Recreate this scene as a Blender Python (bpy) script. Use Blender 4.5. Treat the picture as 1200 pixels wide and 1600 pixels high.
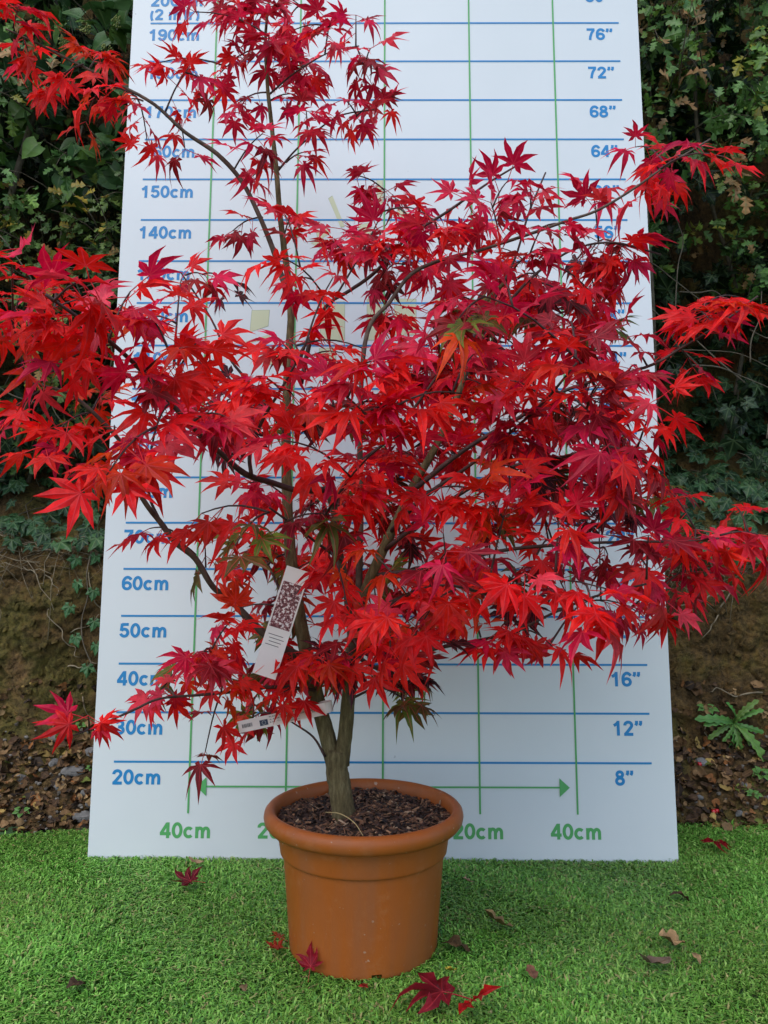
import bpy, math, random
import numpy as np
from mathutils import Matrix, Vector, noise

for o in list(bpy.data.objects):
    bpy.data.objects.remove(o, do_unlink=True)
scene = bpy.context.scene
COL = scene.collection
random.seed(4)

# ---------------------------------------------------------------- camera, sky, sun, exposure
cam_data = bpy.data.cameras.new('camera')
cam = bpy.data.objects.new('camera', cam_data); COL.objects.link(cam)
cam_data.sensor_fit = 'VERTICAL'; cam_data.sensor_height = 32.0
cam_data.lens = 32.0 * 1250 / 1600
cam_data.clip_start = .02; cam_data.clip_end = 500
CAM = np.array((0.00904, -1.65666, 0.62761))
RIGHT = (0.99998795, 0.00444739, 0.00207928); DOWN = (0.00183571, 0.05408707, -0.99853454); FWD = (-0.00455333, 0.99852632, 0.05407825)
cam.matrix_world = Matrix(((RIGHT[0], -DOWN[0], -FWD[0], CAM[0]), (RIGHT[1], -DOWN[1], -FWD[1], CAM[1]), (RIGHT[2], -DOWN[2], -FWD[2], CAM[2]), (0, 0, 0, 1)))
scene.camera = cam
scene.render.resolution_x = 768; scene.render.resolution_y = 1024

SUN_EL = math.radians(56); SUN_AZ = math.radians(208)       # from the front, a little to the left of the photographer
world = bpy.data.worlds.new('World'); scene.world = world; world.use_nodes = True
wn = world.node_tree.nodes; wl = world.node_tree.links
sky = wn.new('ShaderNodeTexSky'); sky.sky_type = 'NISHITA'; sky.sun_disc = False
sky.sun_elevation = SUN_EL; sky.sun_rotation = SUN_AZ; sky.air_density = 1.0; sky.dust_density = 1.2; sky.ozone_density = 1.0
bgn = wn['Background']; bgn.inputs['Strength'].default_value = .12
wl.new(sky.outputs['Color'], bgn.inputs['Color'])
sun_data = bpy.data.lights.new('sun', 'SUN'); sun_data.energy = 0.6; sun_data.angle = math.radians(60); sun_data.color = (1.0, .95, .88)
sun = bpy.data.objects.new('sun', sun_data); COL.objects.link(sun)
sd = Vector((math.sin(SUN_AZ) * math.cos(SUN_EL), math.cos(SUN_AZ) * math.cos(SUN_EL), math.sin(SUN_EL)))
sun.rotation_euler = sd.to_track_quat('Z', 'Y').to_euler(); sun.location = (-1, -3, 5)
scene.view_settings.view_transform = 'Standard'; scene.view_settings.look = 'None'
scene.view_settings.exposure = 1.28; scene.view_settings.gamma = 1.0; scene.view_settings.use_curve_mapping = False

# ---------------------------------------------------------------- helpers
def tag(o, label=None, cat=None, group=None, kind=None):
    if label: o['label'] = label
    if cat: o['category'] = cat
    if group: o['group'] = group
    if kind: o['kind'] = kind
    return o
def link(name, data, parent=None):
    o = bpy.data.objects.new(name, data); COL.objects.link(o)
    if parent is not None: o.parent = parent
    return o
def empty(name, loc=(0, 0, 0)):
    o = bpy.data.objects.new(name, None); o.empty_display_size = .05; COL.objects.link(o); o.location = loc
    return o
def mesh_of(name, V, F, mat=None, smooth=True):
    me = bpy.data.meshes.new(name); me.from_pydata([tuple(map(float, v)) for v in V], [], [tuple(map(int, f)) for f in F])
    if smooth: me.polygons.foreach_set('use_smooth', [True] * len(me.polygons))
    if mat: me.materials.append(mat)
    me.update(); return me
def fast_mesh(name, V, T, mat, attrs=None, tint=None, smooth=True):
    """Triangles from numpy arrays; attrs: name -> float per vertex, tint: rgb per vertex."""
    me = bpy.data.meshes.new(name); V = np.asarray(V, np.float32); T = np.asarray(T, np.int32)
    me.vertices.add(len(V)); me.vertices.foreach_set('co', V.ravel())
    me.loops.add(T.size); me.loops.foreach_set('vertex_index', T.ravel())
    me.polygons.add(len(T)); me.polygons.foreach_set('loop_start', np.arange(0, T.size, 3, dtype=np.int32))
    me.polygons.foreach_set('use_smooth', np.full(len(T), smooth, bool))
    for k, a in (attrs or {}).items():
        at = me.attributes.new(k, 'FLOAT', 'POINT'); at.data.foreach_set('value', np.asarray(a, np.float32))
    if tint is not None:
        at = me.attributes.new('tint', 'FLOAT_COLOR', 'POINT')
        at.data.foreach_set('color', np.c_[tint, np.ones(len(tint))].astype(np.float32).ravel())
    me.materials.append(mat); me.update(calc_edges=True); me.validate(); return me
def tris(F):
    out = []
    for f in F:
        for k in range(1, len(f) - 1): out.append((f[0], f[k], f[k + 1]))
    return np.array(out, np.int32)
def smooth_path(P, per=4):
    P = [np.array(p, float) for p in P]
    if len(P) < 3: return P
    Q = [2 * P[0] - P[1]] + P + [2 * P[-1] - P[-2]]; out = []
    for i in range(1, len(Q) - 2):
        a, b, c, d = Q[i - 1:i + 3]
        for k in range(per):
            t = k / per
            out.append(.5 * (2 * b + (c - a) * t + (2 * a - 5 * b + 4 * c - d) * t * t + (3 * b - 3 * c + d - a) * t ** 3))
    out.append(P[-1]); return out
def tube(path, sides=6, lump=0.0, seed=0):
    """path: (x, y, z, r). Returns verts and faces of a closed tapered tube."""
    rg = np.random.RandomState(seed); V = []; F = []; P = np.array(path, float); n = len(P)
    u = np.array((.0, 1., .15)); u /= np.linalg.norm(u)
    for i in range(n):
        t = P[min(i + 1, n - 1), :3] - P[max(i - 1, 0), :3]; t /= np.linalg.norm(t) + 1e-9
        a = np.cross(t, u); a /= np.linalg.norm(a) + 1e-9; b = np.cross(t, a)
        for q in range(sides):
            an = 2 * math.pi * q / sides; r = P[i, 3] * (1 + lump * rg.normal())
            V.append(P[i, :3] + r * (a * math.cos(an) + b * math.sin(an)))
        if i:
            for q in range(sides):
                k = (i - 1) * sides; F.append((k + q, k + (q + 1) % sides, k + sides + (q + 1) % sides, k + sides + q))
    F.append(tuple(range(sides))[::-1]); F.append(tuple(range((n - 1) * sides, n * sides)))
    return V, F
def join_shapes(shapes):
    V = []; F = []
    for v, f in shapes:
        k = len(V); V += list(v); F += [tuple(i + k for i in g) for g in f]
    return V, F
def frame(mid, nor):
    mid = unit(mid); nor = np.asarray(nor, float); nor = unit(nor - mid * np.dot(nor, mid))
    return np.stack([np.cross(mid, nor), mid, nor], 1)
def place(o, org, M, sc):
    o.matrix_local = Matrix(((M[0, 0] * sc, M[0, 1] * sc, M[0, 2] * sc, org[0]), (M[1, 0] * sc, M[1, 1] * sc, M[1, 2] * sc, org[1]), (M[2, 0] * sc, M[2, 1] * sc, M[2, 2] * sc, org[2]), (0, 0, 0, 1)))
def to_view(P):
    c = (np.asarray(P) - CAM) @ np.array((RIGHT, DOWN, FWD)).T
    return c[..., 0] / c[..., 2], c[..., 1] / c[..., 2], c[..., 2]

# ---------------------------------------------------------------- materials
def new_mat(name):
    m = bpy.data.materials.new(name); m.use_nodes = True
    nt = m.node_tree; return m, nt, nt.nodes['Principled BSDF']
def N(nt, kind, **kw):
    n = nt.nodes.new(kind)
    for k, v in kw.items(): setattr(n, k, v)
    return n
def ramp(nt, src, stops):
    r = N(nt, 'ShaderNodeValToRGB'); e = r.color_ramp.elements
    while len(e) < len(stops): e.new(.5)
    for el, (p, c) in zip(e, stops): el.position = p; el.color = (*c, 1)
    nt.links.new(src, r.inputs[0]); return r
def noise_tex(nt, scale, detail=6, rough=.6, coord='Object'):
    tc = N(nt, 'ShaderNodeTexCoord'); n = N(nt, 'ShaderNodeTexNoise')
    n.inputs['Scale'].default_value = scale; n.inputs['Detail'].default_value = detail; n.inputs['Roughness'].default_value = rough
    nt.links.new(tc.outputs[coord], n.inputs['Vector']); return n
def bump(nt, b, src, dist, strength=.6):
    bp = N(nt, 'ShaderNodeBump'); bp.inputs['Distance'].default_value = dist; bp.inputs['Strength'].default_value = strength
    nt.links.new(src, bp.inputs['Height']); nt.links.new(bp.outputs['Normal'], b.inputs['Normal']); return bp
def noisy(name, stops, scale, rough=.8, bscale=None, bdist=.002, spec=.3, detail=7):
    m, nt, b = new_mat(name); n = noise_tex(nt, scale, detail)
    r = ramp(nt, n.outputs['Fac'], stops); nt.links.new(r.outputs[0], b.inputs['Base Color'])
    b.inputs['Roughness'].default_value = rough; b.inputs['Specular IOR Level'].default_value = spec
    if bscale:
        n2 = noise_tex(nt, bscale, 8); bump(nt, b, n2.outputs['Fac'], bdist)
    return m
def leaf_mat(name, from_object, vein_gain, vein_tint, rough, spec, trans, mottle=.25):
    """Leaf: own colour per leaf, ribs, mottling, light shining through."""
    m, nt, b = new_mat(name); L = nt.links
    if from_object: src = N(nt, 'ShaderNodeObjectInfo').outputs['Color']
    else: src = N(nt, 'ShaderNodeAttribute', attribute_name='tint').outputs['Color']
    n = noise_tex(nt, 60 if not from_object else 2.2, 4, .6)
    mp = N(nt, 'ShaderNodeMapRange'); mp.inputs['From Min'].default_value = .3; mp.inputs['From Max'].default_value = .7
    mp.inputs['To Min'].default_value = 1 - mottle; mp.inputs['To Max'].default_value = 1 + mottle; L.new(n.outputs['Fac'], mp.inputs['Value'])
    mul = N(nt, 'ShaderNodeVectorMath', operation='SCALE'); L.new(src, mul.inputs[0]); L.new(mp.outputs[0], mul.inputs['Scale'])
    v = N(nt, 'ShaderNodeAttribute', attribute_name='vein')
    vr = N(nt, 'ShaderNodeMapRange'); vr.inputs['From Min'].default_value = .84; vr.inputs['From Max'].default_value = .99; vr.inputs['To Max'].default_value = vein_gain
    L.new(v.outputs['Fac'], vr.inputs['Value'])
    mx = N(nt, 'ShaderNodeMix', data_type='RGBA'); L.new(vr.outputs[0], mx.inputs['Factor']); L.new(mul.outputs[0], mx.inputs['A']); mx.inputs['B'].default_value = (*vein_tint, 1)
    L.new(mx.outputs['Result'], b.inputs['Base Color']); b.inputs['Roughness'].default_value = rough; b.inputs['Specular IOR Level'].default_value = spec
    tr = N(nt, 'ShaderNodeBsdfTranslucent'); L.new(mx.outputs['Result'], tr.inputs['Color'])
    ms = N(nt, 'ShaderNodeMixShader'); ms.inputs[0].default_value = trans
    L.new(b.outputs[0], ms.inputs[1]); L.new(tr.outputs[0], ms.inputs[2]); L.new(ms.outputs[0], nt.nodes['Material Output'].inputs['Surface'])
    bump(nt, b, v.outputs['Fac'], .0015 if not from_object else .03, .35)
    return m
def plain(name, rgb, rough=.5, spec=.4):
    m, nt, b = new_mat(name); b.inputs['Base Color'].default_value = (*rgb, 1); b.inputs['Roughness'].default_value = rough; b.inputs['Specular IOR Level'].default_value = spec
    return m
# ---------------------------------------------------------------- maple leaf and spray geometry
def unit(v):
    v = np.asarray(v, float)
    return v / (np.linalg.norm(v) + 1e-9)

def palmate(seed, angles, lengths, sinus, halfw, droop, fold, curl, petiole):
    """One lobed leaf, junction of stalk and blade at the origin, middle lobe along +Y, upper face +Z.
    Returns verts, faces, vein value per vertex (1 on the ribs, 0 on the margin)."""
    rg = np.random.RandomState(seed)
    V = [(0, 0, 0)]; F = []; W = [1.0]
    def put(r, a, s, w, lob):
        # r along the rib at angle a, s sideways; bends down towards the tip, folds up at the margins
        tw = lob['bend'] * r * r * r
        aa = a + tw
        x = r * math.sin(aa) + s * math.cos(aa); y = r * math.cos(aa) - s * math.sin(aa)
        z = -lob['droop'] * r * r + abs(s) * fold + lob['roll'] * s
        V.append((x, y, z)); W.append(w); return len(V) - 1
    n = len(angles)
    lobs = []
    for i in range(n):
        lobs.append(dict(droop=droop * rg.uniform(.35, 1.7), roll=rg.uniform(-.5, .5) * curl, bend=rg.uniform(-.22, .22) * curl))
    plain = dict(droop=droop * .6, roll=0, bend=0)
    edge = []
    for i in range(n + 1):
        if i == 0: a = angles[0] - .30; r = sinus * lengths[0] * .55
        elif i == n: a = angles[-1] + .30; r = sinus * lengths[-1] * .55
        else:
            a = (angles[i - 1] + angles[i]) / 2; r = sinus * min(lengths[i - 1], lengths[i]) * rg.uniform(.9, 1.1)
        edge.append(put(r, a, 0, .12, plain))
    for i in range(n):
        a = angles[i] + rg.uniform(-.05, .05); L = lengths[i] * rg.uniform(.92, 1.06); lb = lobs[i]; h = halfw * (.55 + .45 * L)
        m1 = put(.56 * L, a, 0, 1, lb); T = put(L, a, 0, .6, lb)
        l1 = put(.52 * L, a, -h, 0, lb); r1 = put(.52 * L, a, h, 0, lb)
        sl, sr = edge[i], edge[i + 1]
        F += [(0, m1, sl), (0, sr, m1), (sl, m1, l1), (m1, sr, r1)]
        if L > .55:
            m2 = put(.78 * L, a, 0, 1, lb); l2 = put(.76 * L, a, -h * .46, 0, lb); r2 = put(.76 * L, a, h * .46, 0, lb)
            F += [(l1, m1, m2, l2), (m1, r1, r2, m2), (l2, m2, T), (m2, r2, T)]
        else:
            F += [(l1, m1, T), (m1, r1, T)]
    # stalk: thin three-sided tube running back from the blade
    if petiole:
        ring0 = None
        for k, t in enumerate((0, .5, 1)):
            c = (0, -petiole * t, .10 * petiole * math.sin(t * 1.6))
            ring = []
            for q in range(3):
                an = q * 2.094; V.append((c[0] + .016 * math.cos(an), c[1], c[2] + .016 * math.sin(an))); W.append(1.2); ring.append(len(V) - 1)
            if ring0:
                for q in range(3): F.append((ring0[q], ring0[(q + 1) % 3], ring[(q + 1) % 3], ring[q]))
            ring0 = ring
    return np.array(V), F, np.array(W)

PETIOLE = .62
PET_END = np.array((0, -PETIOLE, .10 * PETIOLE * math.sin(1.6)))
def maple_variants(k=10):
    out = []
    for s in range(k):
        rg = np.random.RandomState(100 + s)
        sp = rg.uniform(.62, .78)
        ang = [-2.15, -sp * 2 + .05, -sp, 0, sp, sp * 2 - .05, 2.15]
        ln = [.40, .78, .95, 1.05, .95, .78, .40]
        out.append(palmate(200 + s, ang, ln, .35, .118, rg.choice([.12, .22, .35, .6]), rg.uniform(.15, .55), 1.0, PETIOLE))
    return out

def spray_leaves(base, tip, seed, n, size):
    """Leaves in opposite pairs along a twig: list of (origin, 3x3 matrix, scale, variant)."""
    rg = np.random.RandomState(seed)
    base = np.asarray(base, float); tip = np.asarray(tip, float)
    d = tip - base; ln = np.linalg.norm(d); d = d / (ln + 1e-9)
    side = unit(np.cross(d, (0, 0, 1)) + rg.normal(0, .15, 3)); up = unit(np.cross(side, d))
    out = []
    span = min(ln * .85, .15)
    pairs = (n + 1) // 2
    for i in range(n):
        k, sgn = i // 2, (1 if i % 2 else -1)
        t = 1 - (span / max(ln, .01)) * (k / max(pairs - .5, 1)) if pairs > 1 else 1
        node = twig_point(base, tip, t)
        sd = side if k % 2 == 0 else unit(side * .9 + up * .35)
        go = unit(d * .55 + sd * sgn * rg.uniform(.4, 1.0) + rg.normal(0, .22, 3) + np.array((0, 0, -.12)))
        # blade hangs: middle lobe outwards and down, upper face to the open sky in front
        mid = unit(go * .9 + np.array((0, -.30, -.42)) + rg.normal(0, .28, 3))
        nor = np.array((0, -.50, .86)) + go * .22 + rg.normal(0, .36, 3)
        nor = unit(nor - mid * np.dot(nor, mid)); xs = np.cross(mid, nor)
        M = np.stack([xs, mid, nor], 1)
        sc = size * rg.uniform(.78, 1.15)
        org = node - M @ (PET_END * sc)
        out.append((org, M, sc, rg.randint(0, 10)))
    return out

def twig_point(base, tip, t):
    p = base * (1 - t) + tip * t
    return p + np.array((0, 0, .10)) * np.linalg.norm(tip - base) * math.sin(math.pi * min(max(t, 0), 1)) 
BRANCHES = [
    ('trunk', [(-0.058, -0.345, 0.193, 0.0195), (-0.062, -0.345, 0.222, 0.0189), (-0.067, -0.345, 0.254, 0.0183), (-0.072, -0.345, 0.285, 0.0179), (-0.070, -0.345, 0.313, 0.0175)]),
    ('stem', [(-0.075, -0.340, 0.283, 0.0142), (-0.089, -0.336, 0.334, 0.0132), (-0.101, -0.333, 0.374, 0.0127), (-0.112, -0.329, 0.415, 0.0121), (-0.125, -0.325, 0.467, 0.0115), (-0.140, -0.320, 0.540, 0.0107), (-0.152, -0.314, 0.614, 0.0100), (-0.161, -0.306, 0.722, 0.0090), (-0.165, -0.298, 0.832, 0.0081), (-0.164, -0.291, 0.945, 0.0071), (-0.160, -0.284, 1.037, 0.0064), (-0.164, -0.280, 1.095, 0.0060), (-0.172, -0.276, 1.153, 0.0056), (-0.182, -0.272, 1.224, 0.0050), (-0.190, -0.266, 1.308, 0.0045), (-0.200, -0.261, 1.393, 0.0039), (-0.210, -0.255, 1.480, 0.0033), (-0.215, -0.249, 1.567, 0.0028), (-0.210, -0.245, 1.643, 0.0023), (-0.204, -0.240, 1.720, 0.0018)]),
    ('stem', [(-0.065, -0.345, 0.290, 0.0130), (-0.058, -0.350, 0.347, 0.0118), (-0.053, -0.356, 0.409, 0.0109), (-0.049, -0.361, 0.471, 0.0100), (-0.038, -0.367, 0.533, 0.0092), (-0.017, -0.373, 0.595, 0.0084), (0.016, -0.380, 0.666, 0.0075), (0.049, -0.387, 0.737, 0.0066), (0.089, -0.394, 0.808, 0.0057), (0.124, -0.403, 0.893, 0.0047), (0.137, -0.409, 0.964, 0.0040), (0.152, -0.414, 1.013, 0.0034), (0.194, -0.420, 1.058, 0.0028)]),
    ('stem', [(-0.057, -0.345, 0.361, 0.0085), (-0.045, -0.381, 0.453, 0.0078), (-0.050, -0.428, 0.567, 0.0071), (-0.056, -0.457, 0.635, 0.0067), (-0.065, -0.483, 0.691, 0.0064), (-0.084, -0.500, 0.722, 0.0062)]),
    ('branch', [(-0.084, -0.500, 0.722, 0.0055), (-0.115, -0.519, 0.720, 0.0051), (-0.148, -0.542, 0.725, 0.0047), (-0.180, -0.565, 0.736, 0.0044), (-0.210, -0.593, 0.760, 0.0041), (-0.232, -0.618, 0.784, 0.0038), (-0.250, -0.642, 0.809, 0.0035), (-0.281, -0.679, 0.838, 0.0031), (-0.307, -0.720, 0.872, 0.0026), (-0.333, -0.755, 0.892, 0.0023), (-0.365, -0.800, 0.910, 0.0018)]),
    ('branch', [(-0.177, -0.570, 0.735, 0.0030), (-0.172, -0.577, 0.773, 0.0026), (-0.161, -0.583, 0.811, 0.0022), (-0.134, -0.591, 0.849, 0.0019), (-0.107, -0.600, 0.890, 0.0015)]),
    ('branch', [(-0.070, -0.500, 0.699, 0.0030), (-0.033, -0.512, 0.752, 0.0025), (0.008, -0.523, 0.790, 0.0022), (0.049, -0.535, 0.834, 0.0019), (0.084, -0.550, 0.903, 0.0015)]),
    ('branch', [(-0.125, -0.330, 0.457, 0.0072), (-0.163, -0.348, 0.485, 0.0065), (-0.202, -0.367, 0.514, 0.0060), (-0.230, -0.384, 0.549, 0.0056), (-0.257, -0.403, 0.587, 0.0052), (-0.285, -0.422, 0.623, 0.0048), (-0.313, -0.438, 0.648, 0.0044), (-0.338, -0.454, 0.675, 0.0041), (-0.354, -0.469, 0.703, 0.0038), (-0.362, -0.484, 0.738, 0.0035), (-0.369, -0.501, 0.773, 0.0032), (-0.394, -0.525, 0.816, 0.0028), (-0.434, -0.551, 0.848, 0.0023), (-0.484, -0.580, 0.860, 0.0018)]),
    ('branch', [(-0.288, -0.420, 0.627, 0.0030), (-0.319, -0.436, 0.664, 0.0026), (-0.340, -0.449, 0.694, 0.0023), (-0.350, -0.460, 0.725, 0.0021), (-0.338, -0.481, 0.786, 0.0017), (-0.319, -0.500, 0.839, 0.0014)]),
    ('branch', [(-0.160, -0.285, 1.065, 0.0058), (-0.171, -0.293, 1.113, 0.0053), (-0.186, -0.301, 1.155, 0.0049), (-0.207, -0.310, 1.208, 0.0045), (-0.239, -0.321, 1.264, 0.0041), (-0.281, -0.332, 1.310, 0.0037), (-0.334, -0.343, 1.348, 0.0033), (-0.390, -0.355, 1.381, 0.0029), (-0.446, -0.366, 1.412, 0.0025), (-0.496, -0.376, 1.439, 0.0022), (-0.565, -0.390, 1.471, 0.0018), (-0.614, -0.400, 1.489, 0.0015)]),
    ('branch', [(-0.141, -0.290, 0.923, 0.0045), (-0.118, -0.309, 0.996, 0.0038), (-0.090, -0.325, 1.052, 0.0034), (-0.057, -0.334, 1.073, 0.0032), (-0.008, -0.349, 1.104, 0.0029), (0.044, -0.367, 1.146, 0.0025), (0.106, -0.386, 1.185, 0.0021), (0.166, -0.405, 1.219, 0.0017), (0.215, -0.420, 1.241, 0.0014)]),
    ('branch', [(-0.038, -0.360, 0.532, 0.0060), (-0.033, -0.378, 0.697, 0.0050), (-0.038, -0.396, 0.859, 0.0042), (-0.023, -0.410, 0.979, 0.0037), (0.008, -0.416, 1.023, 0.0035), (0.053, -0.423, 1.062, 0.0033), (0.093, -0.428, 1.087, 0.0031), (0.152, -0.435, 1.103, 0.0028), (0.230, -0.445, 1.128, 0.0025), (0.278, -0.451, 1.142, 0.0023), (0.326, -0.457, 1.160, 0.0021), (0.378, -0.464, 1.186, 0.0019), (0.430, -0.471, 1.220, 0.0017), (0.495, -0.480, 1.251, 0.0014)]),
    ('branch', [(0.138, -0.420, 0.961, 0.0030), (0.176, -0.405, 1.032, 0.0024), (0.209, -0.389, 1.110, 0.0020), (0.243, -0.373, 1.191, 0.0016), (0.268, -0.360, 1.262, 0.0013)]),
    ('branch', [(0.125, -0.400, 0.894, 0.0036), (0.161, -0.396, 0.962, 0.0030), (0.192, -0.394, 1.015, 0.0027), (0.250, -0.390, 1.079, 0.0023), (0.313, -0.386, 1.122, 0.0019), (0.376, -0.383, 1.134, 0.0016), (0.449, -0.380, 1.114, 0.0013)]),
    ('branch', [(0.044, -0.400, 0.726, 0.0045), (0.123, -0.420, 0.794, 0.0038), (0.200, -0.438, 0.841, 0.0033), (0.293, -0.459, 0.879, 0.0027), (0.384, -0.479, 0.904, 0.0023), (0.437, -0.492, 0.932, 0.0020), (0.497, -0.508, 0.970, 0.0017), (0.543, -0.520, 1.000, 0.0014)]),
    ('branch', [(0.003, -0.380, 0.635, 0.0040), (0.093, -0.420, 0.705, 0.0032), (0.186, -0.458, 0.751, 0.0026), (0.266, -0.491, 0.771, 0.0022), (0.333, -0.519, 0.781, 0.0018), (0.394, -0.550, 0.742, 0.0014)]),
    ('branch', [(-0.017, -0.370, 0.594, 0.0042), (0.083, -0.405, 0.612, 0.0035), (0.178, -0.440, 0.624, 0.0029), (0.268, -0.475, 0.634, 0.0025), (0.352, -0.509, 0.643, 0.0020), (0.415, -0.537, 0.648, 0.0017), (0.464, -0.560, 0.656, 0.0014)]),
    ('branch', [(-0.050, -0.360, 0.471, 0.0038), (0.004, -0.386, 0.450, 0.0034), (0.063, -0.415, 0.482, 0.0030), (0.120, -0.443, 0.498, 0.0027), (0.191, -0.479, 0.518, 0.0023), (0.258, -0.517, 0.549, 0.0020), (0.304, -0.547, 0.578, 0.0017), (0.356, -0.580, 0.596, 0.0014)]),
    ('branch', [(-0.108, -0.350, 0.410, 0.0032), (-0.168, -0.382, 0.425, 0.0028), (-0.223, -0.413, 0.420, 0.0024), (-0.275, -0.443, 0.417, 0.0022), (-0.324, -0.474, 0.417, 0.0019), (-0.362, -0.500, 0.407, 0.0017), (-0.396, -0.531, 0.383, 0.0014), (-0.433, -0.560, 0.374, 0.0012)]),
    ('branch', [(-0.091, -0.350, 0.304, 0.0022), (-0.113, -0.353, 0.332, 0.0018), (-0.140, -0.357, 0.360, 0.0015), (-0.176, -0.360, 0.374, 0.0012)]),
    ('branch', [(-0.050, -0.350, 0.396, 0.0022), (-0.007, -0.326, 0.413, 0.0018), (0.041, -0.302, 0.398, 0.0015), (0.085, -0.280, 0.380, 0.0012)]),
    ('branch', [(-0.049, -0.350, 0.490, 0.0032), (-0.006, -0.415, 0.537, 0.0026), (0.041, -0.482, 0.569, 0.0021), (0.092, -0.551, 0.582, 0.0017), (0.137, -0.620, 0.577, 0.0013)]),
    ('branch', [(-0.134, -0.330, 0.509, 0.0032), (-0.169, -0.310, 0.571, 0.0025), (-0.216, -0.287, 0.636, 0.0019), (-0.275, -0.270, 0.669, 0.0015), (-0.311, -0.260, 0.680, 0.0013)]),
    ('branch', [(-0.163, -0.310, 0.831, 0.0035), (-0.214, -0.318, 0.895, 0.0028), (-0.257, -0.325, 0.959, 0.0022), (-0.288, -0.332, 1.022, 0.0018), (-0.331, -0.340, 1.096, 0.0013)]),
    ('branch', [(-0.162, -0.300, 0.943, 0.0030), (-0.109, -0.287, 1.036, 0.0023), (-0.043, -0.271, 1.155, 0.0016), (0.002, -0.260, 1.241, 0.0012)]),
    ('branch', [(-0.193, -0.250, 1.316, 0.0022), (-0.148, -0.259, 1.359, 0.0017), (-0.090, -0.270, 1.400, 0.0013), (-0.021, -0.280, 1.418, 0.0010)]),
    ('branch', [(-0.210, -0.250, 1.459, 0.0020), (-0.161, -0.260, 1.500, 0.0016), (-0.091, -0.272, 1.528, 0.0012), (-0.039, -0.280, 1.535, 0.0010)]),
    ('branch', [(-0.054, -0.460, 0.616, 0.0030), (-0.086, -0.529, 0.643, 0.0023), (-0.121, -0.610, 0.667, 0.0016), (-0.139, -0.660, 0.681, 0.0013)]),
    ('branch', [(0.015, -0.390, 0.666, 0.0040), (0.062, -0.437, 0.713, 0.0033), (0.133, -0.505, 0.764, 0.0026), (0.210, -0.592, 0.823, 0.0019), (0.246, -0.660, 0.876, 0.0013)]),
]
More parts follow.
